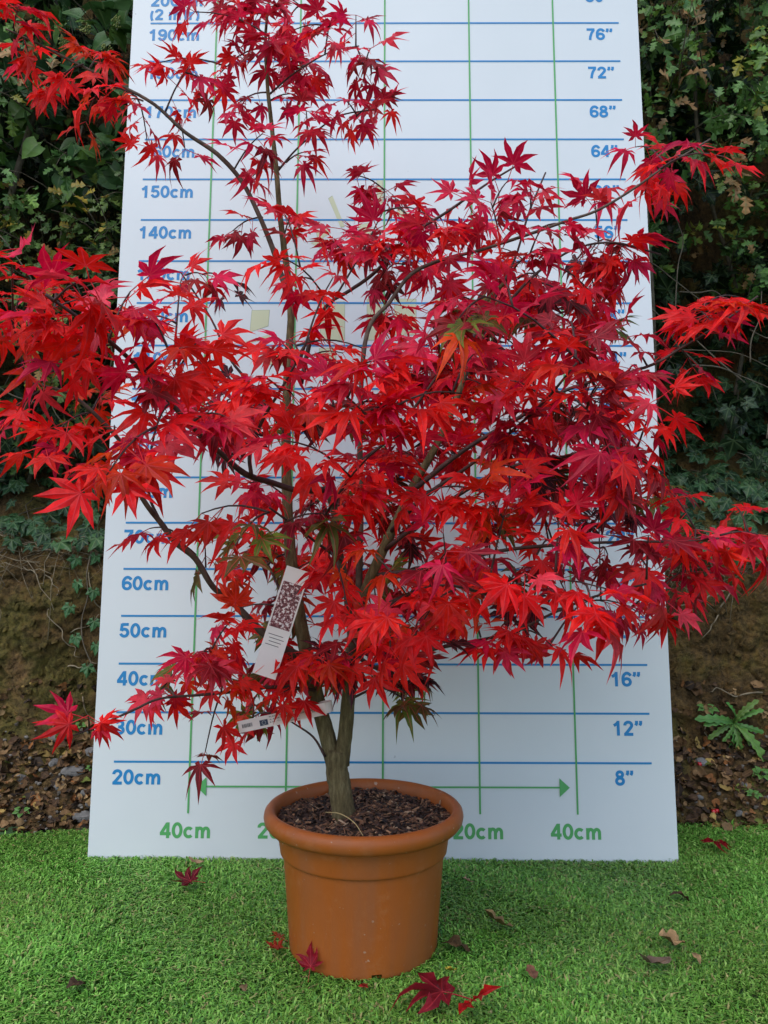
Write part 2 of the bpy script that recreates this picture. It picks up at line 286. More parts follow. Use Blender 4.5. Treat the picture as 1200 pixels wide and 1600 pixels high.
# base point, tip point, seed, leaves, leaf size, colour kind
SPRAYS = [
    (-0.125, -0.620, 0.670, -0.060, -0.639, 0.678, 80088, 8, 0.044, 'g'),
    (0.224, -0.619, 0.844, 0.272, -0.723, 0.761, 94114, 5, 0.044, 'r'),
    (-0.359, -0.791, 0.906, -0.307, -0.826, 0.918, 70432, 8, 0.048, 'r'),
    (-0.262, -0.657, 0.821, -0.262, -0.740, 0.764, 80321, 9, 0.046, 'k'),
    (0.246, -0.660, 0.876, 0.104, -0.718, 0.941, 93467, 7, 0.044, 'c'),
    (0.237, -0.446, 0.856, 0.220, -0.499, 0.887, 37902, 7, 0.044, 'r'),
    (-0.070, -0.636, 0.680, 0.023, -0.707, 0.771, 16232, 8, 0.044, 'r'),
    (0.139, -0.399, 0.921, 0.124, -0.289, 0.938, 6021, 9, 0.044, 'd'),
    (0.137, -0.620, 0.577, 0.170, -0.648, 0.718, 82540, 9, 0.044, 'r'),
    (0.148, -0.457, 0.506, 0.124, -0.480, 0.567, 26166, 9, 0.044, 'o'),
    (-0.312, -0.727, 0.876, -0.392, -0.728, 0.837, 88524, 6, 0.046, 'r'),
    (-0.268, -0.664, 0.827, -0.236, -0.621, 0.912, 74596, 8, 0.044, 'r'),
    (0.246, -0.660, 0.876, 0.253, -0.603, 0.940, 44516, 10, 0.044, 'm'),
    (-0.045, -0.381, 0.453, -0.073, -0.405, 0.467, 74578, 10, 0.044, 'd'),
    (0.137, -0.620, 0.577, 0.011, -0.727, 0.574, 24901, 9, 0.044, 'r'),
    (0.081, -0.393, 0.794, 0.113, -0.379, 0.806, 35733, 9, 0.044, 'r'),
    (0.009, -0.697, 0.764, -0.072, -0.711, 0.836, 74918, 5, 0.044, 'r'),
    (0.183, -0.439, 1.113, 0.166, -0.461, 1.166, 43673, 6, 0.044, 'c'),
    (-0.317, -0.734, 0.880, -0.301, -0.711, 0.944, 10083, 10, 0.046, 'c'),
    (-0.037, -0.661, 0.725, -0.112, -0.738, 0.760, 25961, 10, 0.044, 'r'),
    (0.002, -0.377, 0.637, 0.050, -0.156, 0.647, 29372, 10, 0.044, 'r'),
    (-0.139, -0.660, 0.681, -0.167, -0.735, 0.638, 51958, 7, 0.044, 'g'),
    (-0.212, -0.253, 1.515, -0.197, -0.320, 1.530, 52392, 10, 0.041, 'c'),
    (0.093, -0.428, 1.087, 0.080, -0.480, 1.129, 76652, 9, 0.044, 'r'),
    (-0.256, -0.325, 1.282, -0.201, -0.360, 1.329, 61146, 9, 0.041, 'c'),
    (0.376, -0.383, 1.134, 0.372, -0.240, 1.173, 86539, 9, 0.044, 'd'),
    (0.156, -0.637, 0.676, 0.127, -0.626, 0.714, 30370, 10, 0.044, 'o'),
    (0.265, -0.708, 0.780, 0.286, -0.672, 0.719, 19566, 10, 0.044, 'm'),
    (-0.244, -0.425, 0.419, -0.238, -0.435, 0.453, 68288, 9, 0.044, 'o'),
    (-0.339, -0.764, 0.896, -0.372, -0.749, 0.901, 37072, 10, 0.047, 'r'),
    (0.137, -0.620, 0.577, 0.266, -0.712, 0.589, 76388, 8, 0.044, 'r'),
    (-0.107, -0.600, 0.890, -0.065, -0.607, 0.997, 48642, 5, 0.044, 'r'),
    (-0.134, -0.591, 0.849, -0.162, -0.628, 0.860, 47775, 9, 0.044, 'r'),
    (0.485, -0.504, 0.963, 0.474, -0.459, 1.001, 47246, 9, 0.044, 'r'),
    (0.435, -0.546, 0.651, 0.465, -0.472, 0.663, 87111, 8, 0.044, 'k'),
    (-0.073, -0.502, 0.632, -0.044, -0.598, 0.562, 96251, 8, 0.044, 'o'),
    (0.008, -0.416, 1.023, 0.017, -0.358, 1.026, 34453, 10, 0.044, 'c'),
    (0.013, -0.442, 0.550, 0.013, -0.524, 0.499, 45320, 9, 0.044, 'o'),
    (-0.281, -0.679, 0.838, -0.285, -0.717, 0.845, 96056, 6, 0.046, 'c'),
    (-0.410, -0.535, 0.829, -0.434, -0.630, 0.768, 16264, 7, 0.044, 'r'),
    (0.126, -0.306, 0.941, 0.036, -0.316, 0.935, 15681, 10, 0.044, 'r'),
    (0.253, -0.682, 0.808, 0.255, -0.724, 0.828, 37842, 7, 0.044, 'm'),
    (0.456, -0.475, 1.232, 0.463, -0.370, 1.259, 37944, 9, 0.044, 'r'),
    (-0.090, -0.325, 1.052, -0.157, -0.471, 1.078, 83946, 7, 0.044, 'r'),
    (-0.262, -0.728, 0.777, -0.293, -0.803, 0.712, 27251, 9, 0.048, 'o'),
    (-0.105, -0.270, 1.523, -0.089, -0.357, 1.521, 83245, 9, 0.041, 'c'),
    (-0.136, -0.261, 1.367, -0.129, -0.350, 1.373, 45374, 7, 0.041, 'c'),
    (-0.039, -0.706, 0.817, -0.012, -0.733, 0.850, 91263, 8, 0.044, 'c'),
    (0.232, -0.461, 0.630, 0.284, -0.342, 0.648, 91587, 7, 0.044, 'm'),
    (0.194, -0.420, 1.058, 0.230, -0.480, 1.085, 97227, 9, 0.044, 'c'),
    (0.002, -0.353, 1.112, -0.021, -0.407, 1.118, 98538, 9, 0.044, 'c'),
    (-0.134, -0.322, 0.511, -0.205, -0.250, 0.508, 35348, 9, 0.044, 'g'),
    (0.352, -0.509, 0.643, 0.416, -0.481, 0.561, 28152, 10, 0.044, 'k'),
    (-0.413, -0.359, 1.393, -0.459, -0.416, 1.376, 42941, 7, 0.041, 'o'),
    (0.164, -0.540, 0.788, 0.187, -0.572, 0.798, 74432, 7, 0.044, 'm'),
    (-0.049, -0.278, 1.534, -0.032, -0.259, 1.495, 68728, 8, 0.041, 'c'),
    (0.275, -0.388, 1.096, 0.373, -0.317, 1.048, 36849, 9, 0.044, 'r'),
    (0.373, -0.298, 1.172, 0.358, -0.323, 1.251, 40271, 7, 0.044, 'c'),
    (-0.214, -0.251, 1.550, -0.313, -0.175, 1.548, 47982, 9, 0.041, 'r'),
    (0.084, -0.550, 0.903, 0.146, -0.541, 0.925, 72614, 6, 0.044, 'c'),
    (0.437, -0.492, 0.932, 0.480, -0.433, 0.918, 21917, 6, 0.044, 'r'),
    (-0.161, -0.306, 0.722, -0.210, -0.420, 0.739, 68492, 10, 0.044, 'r'),
    (0.214, -0.675, 0.599, 0.219, -0.677, 0.671, 50366, 7, 0.044, 'r'),
    (-0.496, -0.376, 1.439, -0.563, -0.351, 1.412, 52712, 8, 0.041, 'o'),
    (-0.199, -0.310, 1.531, -0.317, -0.358, 1.541, 39092, 5, 0.041, 'm'),
    (0.031, -0.244, 0.665, -0.032, -0.207, 0.803, 67937, 5, 0.044, 'd'),
    (0.178, -0.559, 0.798, 0.175, -0.574, 0.830, 27425, 10, 0.044, 'c'),
    (-0.368, -0.350, 1.368, -0.326, -0.358, 1.444, 81860, 7, 0.041, 'r'),
    (-0.133, -0.334, 0.462, -0.164, -0.344, 0.450, 28263, 6, 0.044, 'c'),
    (0.177, -0.472, 0.514, 0.154, -0.541, 0.508, 60328, 7, 0.044, 'r'),
    (-0.403, -0.537, 0.381, -0.396, -0.561, 0.410, 95215, 5, 0.041, 'r'),
    (0.460, -0.483, 0.665, 0.425, -0.471, 0.726, 19917, 5, 0.044, 'r'),
    (-0.331, -0.340, 1.096, -0.307, -0.299, 1.110, 94609, 6, 0.044, 'm'),
    (0.161, -0.695, 0.931, 0.153, -0.683, 0.968, 8464, 7, 0.044, 'c'),
    (0.159, -0.433, 0.621, 0.126, -0.441, 0.641, 60677, 10, 0.044, 'r'),
    (-0.176, -0.274, 1.182, -0.162, -0.283, 1.224, 71897, 7, 0.044, 'r'),
    (-0.239, -0.433, 0.449, -0.244, -0.566, 0.495, 12693, 5, 0.041, 'r'),
    (0.252, -0.612, 0.934, 0.264, -0.586, 0.913, 17555, 7, 0.044, 'c'),
    (0.407, -0.485, 0.578, 0.515, -0.365, 0.597, 51333, 9, 0.044, 'm'),
    (0.357, -0.531, 0.765, 0.373, -0.597, 0.839, 9463, 10, 0.044, 'r'),
    (-0.025, -0.267, 1.189, 0.030, -0.161, 1.169, 83693, 8, 0.044, 'd'),
    (0.243, -0.373, 1.191, 0.233, -0.426, 1.204, 7701, 8, 0.044, 'c'),
    (-0.243, -0.632, 0.799, -0.190, -0.687, 0.797, 64105, 9, 0.044, 'c'),
    (-0.214, -0.249, 1.582, -0.206, -0.261, 1.623, 52233, 10, 0.041, 'c'),
    (-0.604, -0.398, 1.485, -0.587, -0.416, 1.510, 42100, 8, 0.041, 'r'),
    (-0.213, -0.252, 1.532, -0.187, -0.198, 1.543, 59823, 9, 0.041, 'c'),
    (0.246, -0.698, 0.594, 0.247, -0.724, 0.561, 17462, 6, 0.044, 'r'),
    (-0.107, -0.600, 0.890, -0.135, -0.531, 0.935, 12123, 10, 0.044, 'c'),
    (-0.139, -0.660, 0.681, -0.230, -0.631, 0.681, 22119, 6, 0.044, 'o'),
    (-0.197, -0.296, 0.610, -0.162, -0.257, 0.631, 88949, 9, 0.044, 'g'),
    (-0.304, -0.461, 0.417, -0.351, -0.382, 0.412, 80015, 9, 0.041, 'k'),
    (-0.036, -0.367, 0.598, -0.025, -0.260, 0.608, 71401, 7, 0.044, 'm'),
    (-0.242, -0.513, 0.490, -0.211, -0.504, 0.537, 20119, 8, 0.044, 'o'),
    (-0.484, -0.580, 0.860, -0.486, -0.625, 0.938, 59402, 7, 0.043, 'o'),
    (0.391, -0.383, 1.130, 0.396, -0.331, 1.132, 15860, 10, 0.044, 'c'),
    (0.130, -0.394, 1.199, 0.155, -0.285, 1.228, 37713, 9, 0.044, 'c'),
    (-0.019, -0.702, 0.799, 0.023, -0.703, 0.805, 68159, 10, 0.044, 'r'),
    (0.002, -0.260, 1.241, 0.002, -0.208, 1.307, 45610, 10, 0.041, 'c'),
    (0.131, -0.628, 0.710, 0.050, -0.645, 0.706, 48573, 6, 0.044, 'r'),
    (-0.413, -0.359, 1.393, -0.450, -0.171, 1.405, 97172, 7, 0.041, 'r'),
    (-0.070, -0.636, 0.680, -0.032, -0.643, 0.720, 35384, 9, 0.044, 'r'),
    (-0.486, -0.374, 1.434, -0.473, -0.344, 1.480, 67413, 10, 0.041, 'o'),
    (0.041, -0.302, 0.398, 0.031, -0.256, 0.426, 37228, 9, 0.044, 'd'),
    (-0.257, -0.649, 0.866, -0.281, -0.589, 0.880, 50038, 10, 0.043, 'r'),
    (-0.049, -0.276, 1.411, -0.049, -0.238, 1.426, 63944, 4, 0.041, 'r'),
    (-0.410, -0.535, 0.829, -0.404, -0.507, 0.863, 21932, 5, 0.040, 'o'),
    (-0.164, -0.295, 0.877, -0.073, -0.257, 0.886, 19297, 7, 0.044, 'd'),
    (-0.486, -0.618, 0.931, -0.455, -0.693, 1.003, 99126, 8, 0.045, 'r'),
    (-0.175, -0.254, 1.333, -0.140, -0.248, 1.356, 86727, 4, 0.041, 'c'),
    (0.125, -0.709, 0.939, 0.086, -0.727, 0.897, 73738, 7, 0.044, 'g'),
    (0.356, -0.580, 0.596, 0.356, -0.591, 0.655, 61727, 5, 0.044, 'm'),
    (-0.147, -0.263, 1.506, -0.141, -0.225, 1.525, 68957, 10, 0.041, 'c'),
    (0.202, -0.465, 0.755, 0.241, -0.457, 0.770, 95524, 9, 0.044, 'd'),
    (-0.208, -0.256, 1.462, -0.276, -0.211, 1.463, 13550, 6, 0.041, 'c'),
    (0.464, -0.560, 0.656, 0.529, -0.556, 0.653, 59293, 10, 0.044, 'r'),
    (-0.207, -0.310, 1.208, -0.266, -0.272, 1.200, 47469, 6, 0.044, 'c'),
    (0.101, -0.565, 0.581, 0.056, -0.628, 0.546, 79448, 4, 0.044, 'r'),
    (0.366, -0.475, 0.899, 0.364, -0.526, 0.900, 46918, 8, 0.044, 'c'),
    (0.023, -0.360, 1.129, 0.097, -0.310, 1.116, 20710, 9, 0.044, 'c'),
    (0.217, -0.606, 0.834, 0.169, -0.619, 0.857, 25814, 7, 0.044, 'r'),
    (0.169, -0.457, 1.160, 0.194, -0.449, 1.206, 90174, 4, 0.044, 'c'),
    (0.240, -0.446, 1.130, 0.281, -0.450, 1.138, 1434, 6, 0.044, 'c'),
    (0.420, -0.470, 1.213, 0.466, -0.594, 1.170, 51359, 5, 0.044, 'k'),
    (-0.244, -0.425, 0.419, -0.269, -0.417, 0.328, 76161, 4, 0.041, 'm'),
    (-0.595, -0.396, 1.482, -0.605, -0.340, 1.483, 55774, 7, 0.041, 'r'),
    (-0.452, -0.408, 1.382, -0.503, -0.342, 1.360, 52417, 4, 0.041, 'o'),
    (-0.278, -0.598, 0.881, -0.288, -0.529, 1.023, 63823, 9, 0.041, 'r'),
    (0.182, -0.652, 0.595, 0.174, -0.692, 0.607, 95530, 4, 0.044, 'r'),
    (0.274, -0.455, 0.871, 0.321, -0.333, 0.860, 95319, 9, 0.044, 'd'),
    (-0.034, -0.269, 1.172, -0.076, -0.237, 1.192, 79719, 9, 0.044, 'r'),
    (-0.069, -0.401, 0.467, -0.099, -0.471, 0.482, 44258, 7, 0.044, 'o'),
    (-0.006, -0.222, 0.763, 0.067, -0.257, 0.822, 54330, 8, 0.044, 'm'),
    (-0.049, -0.278, 1.534, -0.050, -0.258, 1.605, 98680, 5, 0.041, 'c'),
    (0.497, -0.508, 0.970, 0.507, -0.543, 0.986, 54570, 6, 0.044, 'o'),
    (-0.485, -0.607, 0.916, -0.407, -0.599, 0.971, 36584, 4, 0.043, 'r'),
    (-0.209, -0.244, 1.659, -0.309, -0.214, 1.673, 74730, 6, 0.041, 'c'),
    (0.409, -0.468, 1.206, 0.425, -0.388, 1.214, 79206, 4, 0.044, 'k'),
    (0.394, -0.481, 0.909, 0.361, -0.451, 0.973, 11999, 5, 0.044, 'm'),
    (0.461, -0.498, 0.947, 0.466, -0.531, 0.967, 67026, 4, 0.044, 'r'),
    (0.462, -0.386, 1.260, 0.445, -0.280, 1.348, 73790, 5, 0.044, 'c'),
    (0.017, -0.703, 0.806, 0.100, -0.684, 0.826, 19992, 4, 0.044, 'o'),
    (-0.284, -0.711, 0.845, -0.223, -0.743, 0.868, 32477, 4, 0.047, 'o'),
    (0.002, -0.216, 1.300, -0.051, -0.204, 1.333, 24287, 6, 0.041, 'c'),
    (-0.195, -0.261, 0.513, -0.188, -0.144, 0.552, 54518, 7, 0.044, 'g'),
    (-0.464, -0.569, 0.855, -0.502, -0.588, 0.810, 45997, 4, 0.043, 'r'),
    (-0.345, -0.345, 1.355, -0.362, -0.235, 1.367, 33261, 4, 0.041, 'c'),
    (0.503, -0.558, 0.661, 0.507, -0.514, 0.698, 20612, 4, 0.044, 'r'),
    (-0.113, -0.376, 1.076, -0.145, -0.361, 1.081, 37188, 4, 0.044, 'c'),
    (0.082, -0.472, 1.126, 0.057, -0.450, 1.157, 81336, 4, 0.044, 'c'),
    (0.191, -0.479, 0.518, 0.276, -0.382, 0.477, 30098, 5, 0.044, 'r'),
    (-0.026, -0.276, 0.612, 0.018, -0.259, 0.579, 56582, 4, 0.044, 'g'),
    (0.061, -0.684, 0.591, 0.077, -0.740, 0.632, 96567, 4, 0.044, 'm'),
    (-0.134, -0.591, 0.849, -0.113, -0.629, 0.833, 43035, 4, 0.044, 'o'),
    (0.250, -0.390, 1.079, 0.225, -0.315, 1.094, 39203, 4, 0.044, 'r'),
    (-0.079, -0.425, 0.479, -0.021, -0.451, 0.468, 18229, 4, 0.044, 'r'),
    (-0.049, -0.243, 1.425, 0.005, -0.186, 1.483, 8195, 7, 0.041, 'c'),
    (-0.209, -0.244, 1.659, -0.151, -0.185, 1.667, 58276, 4, 0.041, 'c'),
    (-0.176, -0.360, 0.374, -0.239, -0.273, 0.330, 50861, 4, 0.044, 'g'),
    (-0.034, -0.262, 1.503, -0.022, -0.320, 1.502, 71305, 4, 0.041, 'c'),
    (0.345, -0.525, 0.773, 0.380, -0.527, 0.759, 54461, 4, 0.044, 'm'),
    (0.472, -0.413, 0.605, 0.533, -0.384, 0.600, 25840, 4, 0.044, 'k'),
    (0.173, -0.395, 0.983, 0.238, -0.330, 0.960, 5899, 4, 0.044, 'm'),
    (0.276, -0.360, 0.651, 0.233, -0.342, 0.764, 33388, 4, 0.044, 'o'),
    (-0.184, -0.252, 1.325, -0.247, -0.185, 1.341, 17884, 4, 0.041, 'c'),
    (-0.298, -0.186, 1.554, -0.435, -0.180, 1.564, 2137, 4, 0.041, 'r'),
    (-0.167, -0.263, 0.630, -0.127, -0.172, 0.727, 88040, 4, 0.044, 'g'),
    (0.318, -0.496, 0.639, 0.342, -0.444, 0.629, 7857, 4, 0.044, 'm'),
    (-0.195, -0.261, 0.513, -0.181, -0.252, 0.463, 34445, 4, 0.044, 'o'),
    (-0.117, -0.576, 0.914, -0.028, -0.542, 0.920, 46041, 4, 0.044, 'r'),
    (-0.030, -0.447, 0.472, -0.045, -0.427, 0.502, 92779, 4, 0.044, 'm'),
    (0.224, -0.471, 1.084, 0.240, -0.480, 1.118, 97589, 4, 0.044, 'c'),
    (-0.033, -0.512, 0.752, -0.019, -0.543, 0.764, 40735, 4, 0.044, 'r'),
    (0.485, -0.504, 0.963, 0.470, -0.506, 0.995, 66066, 4, 0.044, 'r'),
    (-0.206, -0.257, 1.445, -0.160, -0.273, 1.449, 23779, 4, 0.041, 'c'),
    (0.030, -0.711, 0.582, -0.013, -0.700, 0.632, 1105, 4, 0.044, 'g'),
    (0.202, -0.465, 0.755, 0.173, -0.488, 0.759, 122, 4, 0.044, 'o'),
    (-0.049, -0.276, 1.411, -0.068, -0.305, 1.420, 86298, 4, 0.041, 'c'),
    (-0.438, -0.602, 0.958, -0.468, -0.528, 1.011, 81392, 4, 0.041, 'r'),
    (-0.049, -0.258, 1.184, -0.071, -0.305, 1.190, 99764, 4, 0.044, 'c'),
    (-0.273, -0.414, 0.608, -0.278, -0.399, 0.642, 58938, 4, 0.044, 'g'),
    (-0.112, -0.329, 0.415, -0.114, -0.310, 0.445, 33174, 4, 0.044, 'g'),
    (-0.248, -0.731, 0.866, -0.268, -0.732, 0.905, 942, 4, 0.046, 'r'),
    (-0.485, -0.607, 0.916, -0.514, -0.559, 0.949, 74244, 4, 0.042, 'r'),
    (0.110, -0.400, 0.859, 0.118, -0.332, 0.865, 15190, 4, 0.044, 'r'),
    (-0.214, -0.318, 0.895, -0.292, -0.307, 0.876, 55447, 4, 0.044, 'r'),
    (0.092, -0.551, 0.582, 0.086, -0.551, 0.658, 7815, 4, 0.044, 'r'),
    (0.022, -0.312, 0.404, 0.047, -0.362, 0.400, 86214, 4, 0.044, 'g'),
    (0.088, -0.687, 0.827, 0.115, -0.674, 0.877, 36917, 4, 0.044, 'c'),
    (0.084, -0.550, 0.903, 0.067, -0.628, 0.926, 79677, 4, 0.044, 'm'),
    (-0.311, -0.305, 1.110, -0.294, -0.174, 1.130, 97713, 4, 0.044, 'd'),
    (0.363, -0.384, 1.131, 0.395, -0.367, 1.135, 94125, 4, 0.044, 'r'),
    (-0.333, -0.356, 1.437, -0.299, -0.293, 1.443, 45624, 4, 0.041, 'c'),
    (-0.384, -0.515, 0.799, -0.355, -0.602, 0.794, 86275, 4, 0.043, 'k'),
    (0.255, -0.718, 0.827, 0.226, -0.731, 0.862, 425, 4, 0.044, 'o'),
    (0.253, -0.682, 0.808, 0.268, -0.695, 0.837, 32567, 4, 0.044, 'r'),
    (0.165, -0.644, 0.704, 0.168, -0.607, 0.738, 44435, 4, 0.044, 'r'),
    (0.006, -0.702, 0.807, -0.023, -0.725, 0.807, 98480, 4, 0.044, 'o'),
    (0.263, -0.397, 0.490, 0.424, -0.145, 0.539, 76874, 4, 0.044, 'm'),
    (-0.242, -0.513, 0.490, -0.240, -0.564, 0.496, 24296, 4, 0.041, 'c'),
    (-0.402, -0.357, 1.387, -0.422, -0.384, 1.372, 13107, 4, 0.041, 'r'),
    (-0.057, -0.274, 1.131, -0.085, -0.340, 1.155, 52083, 4, 0.044, 'c'),
    (0.113, -0.376, 0.867, 0.114, -0.327, 0.874, 80505, 4, 0.044, 'r'),
    (0.002, -0.260, 1.241, 0.073, -0.271, 1.236, 76258, 4, 0.044, 'c'),
    (0.013, -0.512, 0.511, 0.071, -0.524, 0.509, 19796, 4, 0.044, 'd'),
    (-0.133, -0.186, 0.718, -0.122, -0.227, 0.755, 38910, 4, 0.044, 'o'),
    (0.022, -0.177, 1.177, -0.010, -0.168, 1.145, 54166, 4, 0.044, 'm'),
    (0.238, -0.391, 1.066, 0.285, -0.401, 1.048, 11430, 4, 0.044, 'd'),
    (0.218, -0.442, 0.849, 0.257, -0.446, 0.840, 41414, 4, 0.044, 'm'),
    (-0.114, -0.313, 0.442, -0.147, -0.264, 0.424, 9560, 4, 0.044, 'r'),
    (-0.092, -0.344, 1.525, -0.149, -0.344, 1.520, 21626, 4, 0.041, 'c'),
    (0.476, -0.466, 0.998, 0.582, -0.388, 1.040, 85437, 4, 0.044, 'k'),
    (-0.192, -0.220, 0.538, -0.291, -0.181, 0.514, 20279, 4, 0.044, 'm'),
    (0.169, -0.496, 0.518, 0.180, -0.536, 0.536, 6821, 4, 0.044, 'r'),
    (0.293, -0.502, 0.775, 0.316, -0.546, 0.735, 82411, 4, 0.044, 'd'),
    (-0.281, -0.574, 0.945, -0.319, -0.576, 0.955, 41009, 4, 0.042, 'o'),
    (-0.131, -0.323, 0.496, -0.150, -0.299, 0.522, 31613, 4, 0.044, 'g'),
    (-0.164, -0.295, 0.877, -0.211, -0.200, 0.881, 8679, 4, 0.044, 'g'),
    (-0.113, -0.598, 0.882, -0.129, -0.620, 0.905, 97721, 4, 0.044, 'r'),
    (-0.294, -0.218, 1.676, -0.323, -0.275, 1.638, 7131, 4, 0.041, 'c'),
    (-0.510, -0.567, 0.947, -0.498, -0.575, 0.984, 93382, 4, 0.042, 'r'),
    (-0.319, -0.436, 0.664, -0.355, -0.435, 0.668, 47587, 4, 0.044, 'r'),
    (-0.130, -0.413, 1.083, -0.154, -0.414, 1.167, 71926, 4, 0.044, 'c'),
    (0.302, -0.381, 0.877, 0.341, -0.415, 0.866, 4390, 4, 0.044, 'm'),
    (-0.367, -0.498, 0.766, -0.421, -0.512, 0.759, 16068, 4, 0.041, 'r'),
    (0.395, -0.339, 1.134, 0.377, -0.297, 1.140, 9263, 6, 0.044, 'm'),
    (0.003, -0.172, 1.162, -0.048, -0.138, 1.230, 5513, 6, 0.044, 'c'),
    (0.031, -0.244, 0.665, 0.026, -0.211, 0.709, 13458, 6, 0.044, 'm'),
    (0.400, -0.183, 0.545, 0.397, -0.184, 0.712, 65913, 6, 0.044, 'm'),
    (0.398, -0.183, 0.694, 0.527, -0.200, 0.755, 93465, 6, 0.044, 'm'),
    (0.032, -0.263, 0.424, 0.064, -0.102, 0.392, 95329, 6, 0.044, 'g'),
    (0.238, -0.391, 1.066, 0.244, -0.347, 1.067, 32168, 6, 0.044, 'c'),
    (-0.133, -0.186, 0.718, -0.096, -0.122, 0.742, 91495, 6, 0.044, 'm'),
    (0.360, -0.246, 0.548, 0.258, -0.127, 0.539, 5763, 6, 0.044, 'd'),
    (-0.026, -0.276, 0.612, -0.066, -0.212, 0.603, 55912, 6, 0.044, 'r'),
    (-0.120, -0.356, 0.413, -0.154, -0.387, 0.413, 27762, 6, 0.044, 'o'),
    (-0.127, -0.301, 0.967, -0.067, -0.332, 0.966, 80964, 6, 0.044, 'r'),
    (0.314, -0.351, 0.868, 0.383, -0.297, 0.894, 63574, 6, 0.044, 'd'),
    (0.380, -0.303, 1.142, 0.391, -0.214, 1.104, 1897, 6, 0.044, 'm'),
    (-0.212, -0.247, 1.613, -0.270, -0.228, 1.621, 40798, 6, 0.044, 'c'),
    (-0.261, -0.231, 1.623, -0.272, -0.269, 1.609, 21801, 6, 0.044, 'c'),
    (0.358, -0.328, 1.061, 0.360, -0.299, 1.107, 8260, 6, 0.044, 'r'),
    (0.250, -0.349, 0.730, 0.252, -0.390, 0.729, 6720, 6, 0.044, 'r'),
    (0.012, -0.262, 0.586, 0.135, -0.281, 0.572, 64486, 6, 0.044, 'g'),
    (0.126, -0.306, 0.941, 0.133, -0.188, 0.986, 20906, 6, 0.044, 'g'),
    (0.072, -0.312, 0.946, 0.069, -0.267, 0.950, 95543, 6, 0.044, 'm'),
    (0.273, -0.145, 0.548, 0.192, -0.121, 0.594, 96785, 6, 0.044, 'd'),
    (-0.204, -0.214, 0.886, -0.270, -0.150, 0.951, 40800, 6, 0.044, 'd'),
    (0.204, -0.125, 0.592, 0.203, -0.144, 0.775, 4879, 6, 0.044, 'g'),
    (-0.260, -0.160, 0.946, -0.406, -0.104, 0.867, 26764, 6, 0.044, 'd'),
    (-0.348, -0.126, 0.915, -0.363, -0.165, 0.913, 26255, 6, 0.044, 'm'),
    (-0.029, -0.369, 0.558, -0.028, -0.404, 0.551, 9600, 6, 0.044, 'o'),
    (0.229, -0.326, 1.095, 0.275, -0.272, 1.119, 50177, 6, 0.044, 'm'),
    (0.398, -0.183, 0.694, 0.367, -0.105, 0.729, 23449, 6, 0.044, 'd'),
    (0.043, -0.206, 0.428, -0.018, -0.179, 0.526, 69462, 6, 0.044, 'd'),
    (0.268, -0.280, 1.119, 0.214, -0.232, 1.185, 65832, 6, 0.044, 'r'),
    (-0.260, -0.160, 0.946, -0.234, -0.181, 0.931, 31470, 6, 0.044, 'c'),
    (0.026, -0.264, 1.246, 0.054, -0.269, 1.212, 35803, 6, 0.044, 'm'),
    (-0.087, -0.263, 0.889, -0.095, -0.191, 0.959, 18901, 6, 0.044, 'm'),
    (0.398, -0.183, 0.694, 0.392, -0.292, 0.724, 90807, 6, 0.044, 'd'),
    (0.203, -0.136, 0.719, 0.211, -0.111, 0.695, 71547, 6, 0.044, 'm'),
    (0.268, -0.280, 1.119, 0.283, -0.212, 1.067, 13880, 6, 0.044, 'm'),
    (0.203, -0.141, 0.756, 0.296, -0.169, 0.813, 50802, 6, 0.044, 'm'),
    (-0.133, -0.334, 0.462, -0.144, -0.367, 0.471, 30987, 6, 0.044, 'r'),
    (-0.280, -0.309, 0.882, -0.376, -0.276, 0.914, 41733, 6, 0.044, 'm'),
    (-0.280, -0.309, 0.882, -0.259, -0.297, 0.839, 89414, 6, 0.044, 'r'),
    (0.130, -0.235, 0.980, 0.061, -0.227, 1.010, 23903, 6, 0.044, 'c'),
    (0.153, -0.427, 0.813, 0.164, -0.373, 0.818, 19849, 6, 0.044, 'm'),
    (-0.034, -0.374, 0.664, -0.089, -0.401, 0.671, 53743, 6, 0.044, 'm'),
    (-0.241, -0.314, 0.895, -0.269, -0.304, 0.873, 56158, 6, 0.044, 'r'),
    (-0.150, -0.315, 0.599, -0.103, -0.326, 0.618, 82635, 6, 0.044, 'r'),
    (-0.191, -0.206, 1.544, -0.167, -0.145, 1.592, 79136, 6, 0.044, 'c'),
    (0.134, -0.360, 0.937, 0.115, -0.332, 0.929, 72243, 6, 0.044, 'c'),
    (0.314, -0.351, 0.868, 0.398, -0.356, 0.821, 4028, 6, 0.044, 'm'),
    (-0.133, -0.186, 0.718, -0.100, -0.146, 0.738, 37602, 6, 0.044, 'd'),
    (0.373, -0.305, 0.894, 0.377, -0.263, 0.873, 52766, 6, 0.044, 'g'),
    (0.149, -0.413, 1.003, 0.125, -0.359, 1.014, 1140, 6, 0.044, 'c'),
    (0.204, -0.125, 0.592, 0.145, -0.138, 0.614, 2891, 6, 0.044, 'm'),
    (-0.160, -0.194, 1.669, -0.199, -0.107, 1.679, 96578, 6, 0.044, 'c'),
    (-0.049, -0.361, 0.471, -0.073, -0.323, 0.484, 75404, 6, 0.044, 'o'),
    (0.281, -0.222, 1.079, 0.390, -0.188, 1.017, 11895, 6, 0.044, 'm'),
    (0.239, -0.345, 0.752, 0.282, -0.335, 0.765, 89477, 6, 0.044, 'm'),
    (-0.189, -0.162, 0.552, -0.170, -0.149, 0.591, 10356, 6, 0.044, 'd'),
    (-0.228, -0.284, 0.642, -0.204, -0.249, 0.657, 5196, 6, 0.044, 'g'),
    (0.346, -0.202, 1.054, 0.347, -0.119, 1.079, 98870, 6, 0.044, 'r'),
    (0.116, -0.279, 0.580, 0.132, -0.316, 0.620, 94253, 6, 0.044, 'r'),
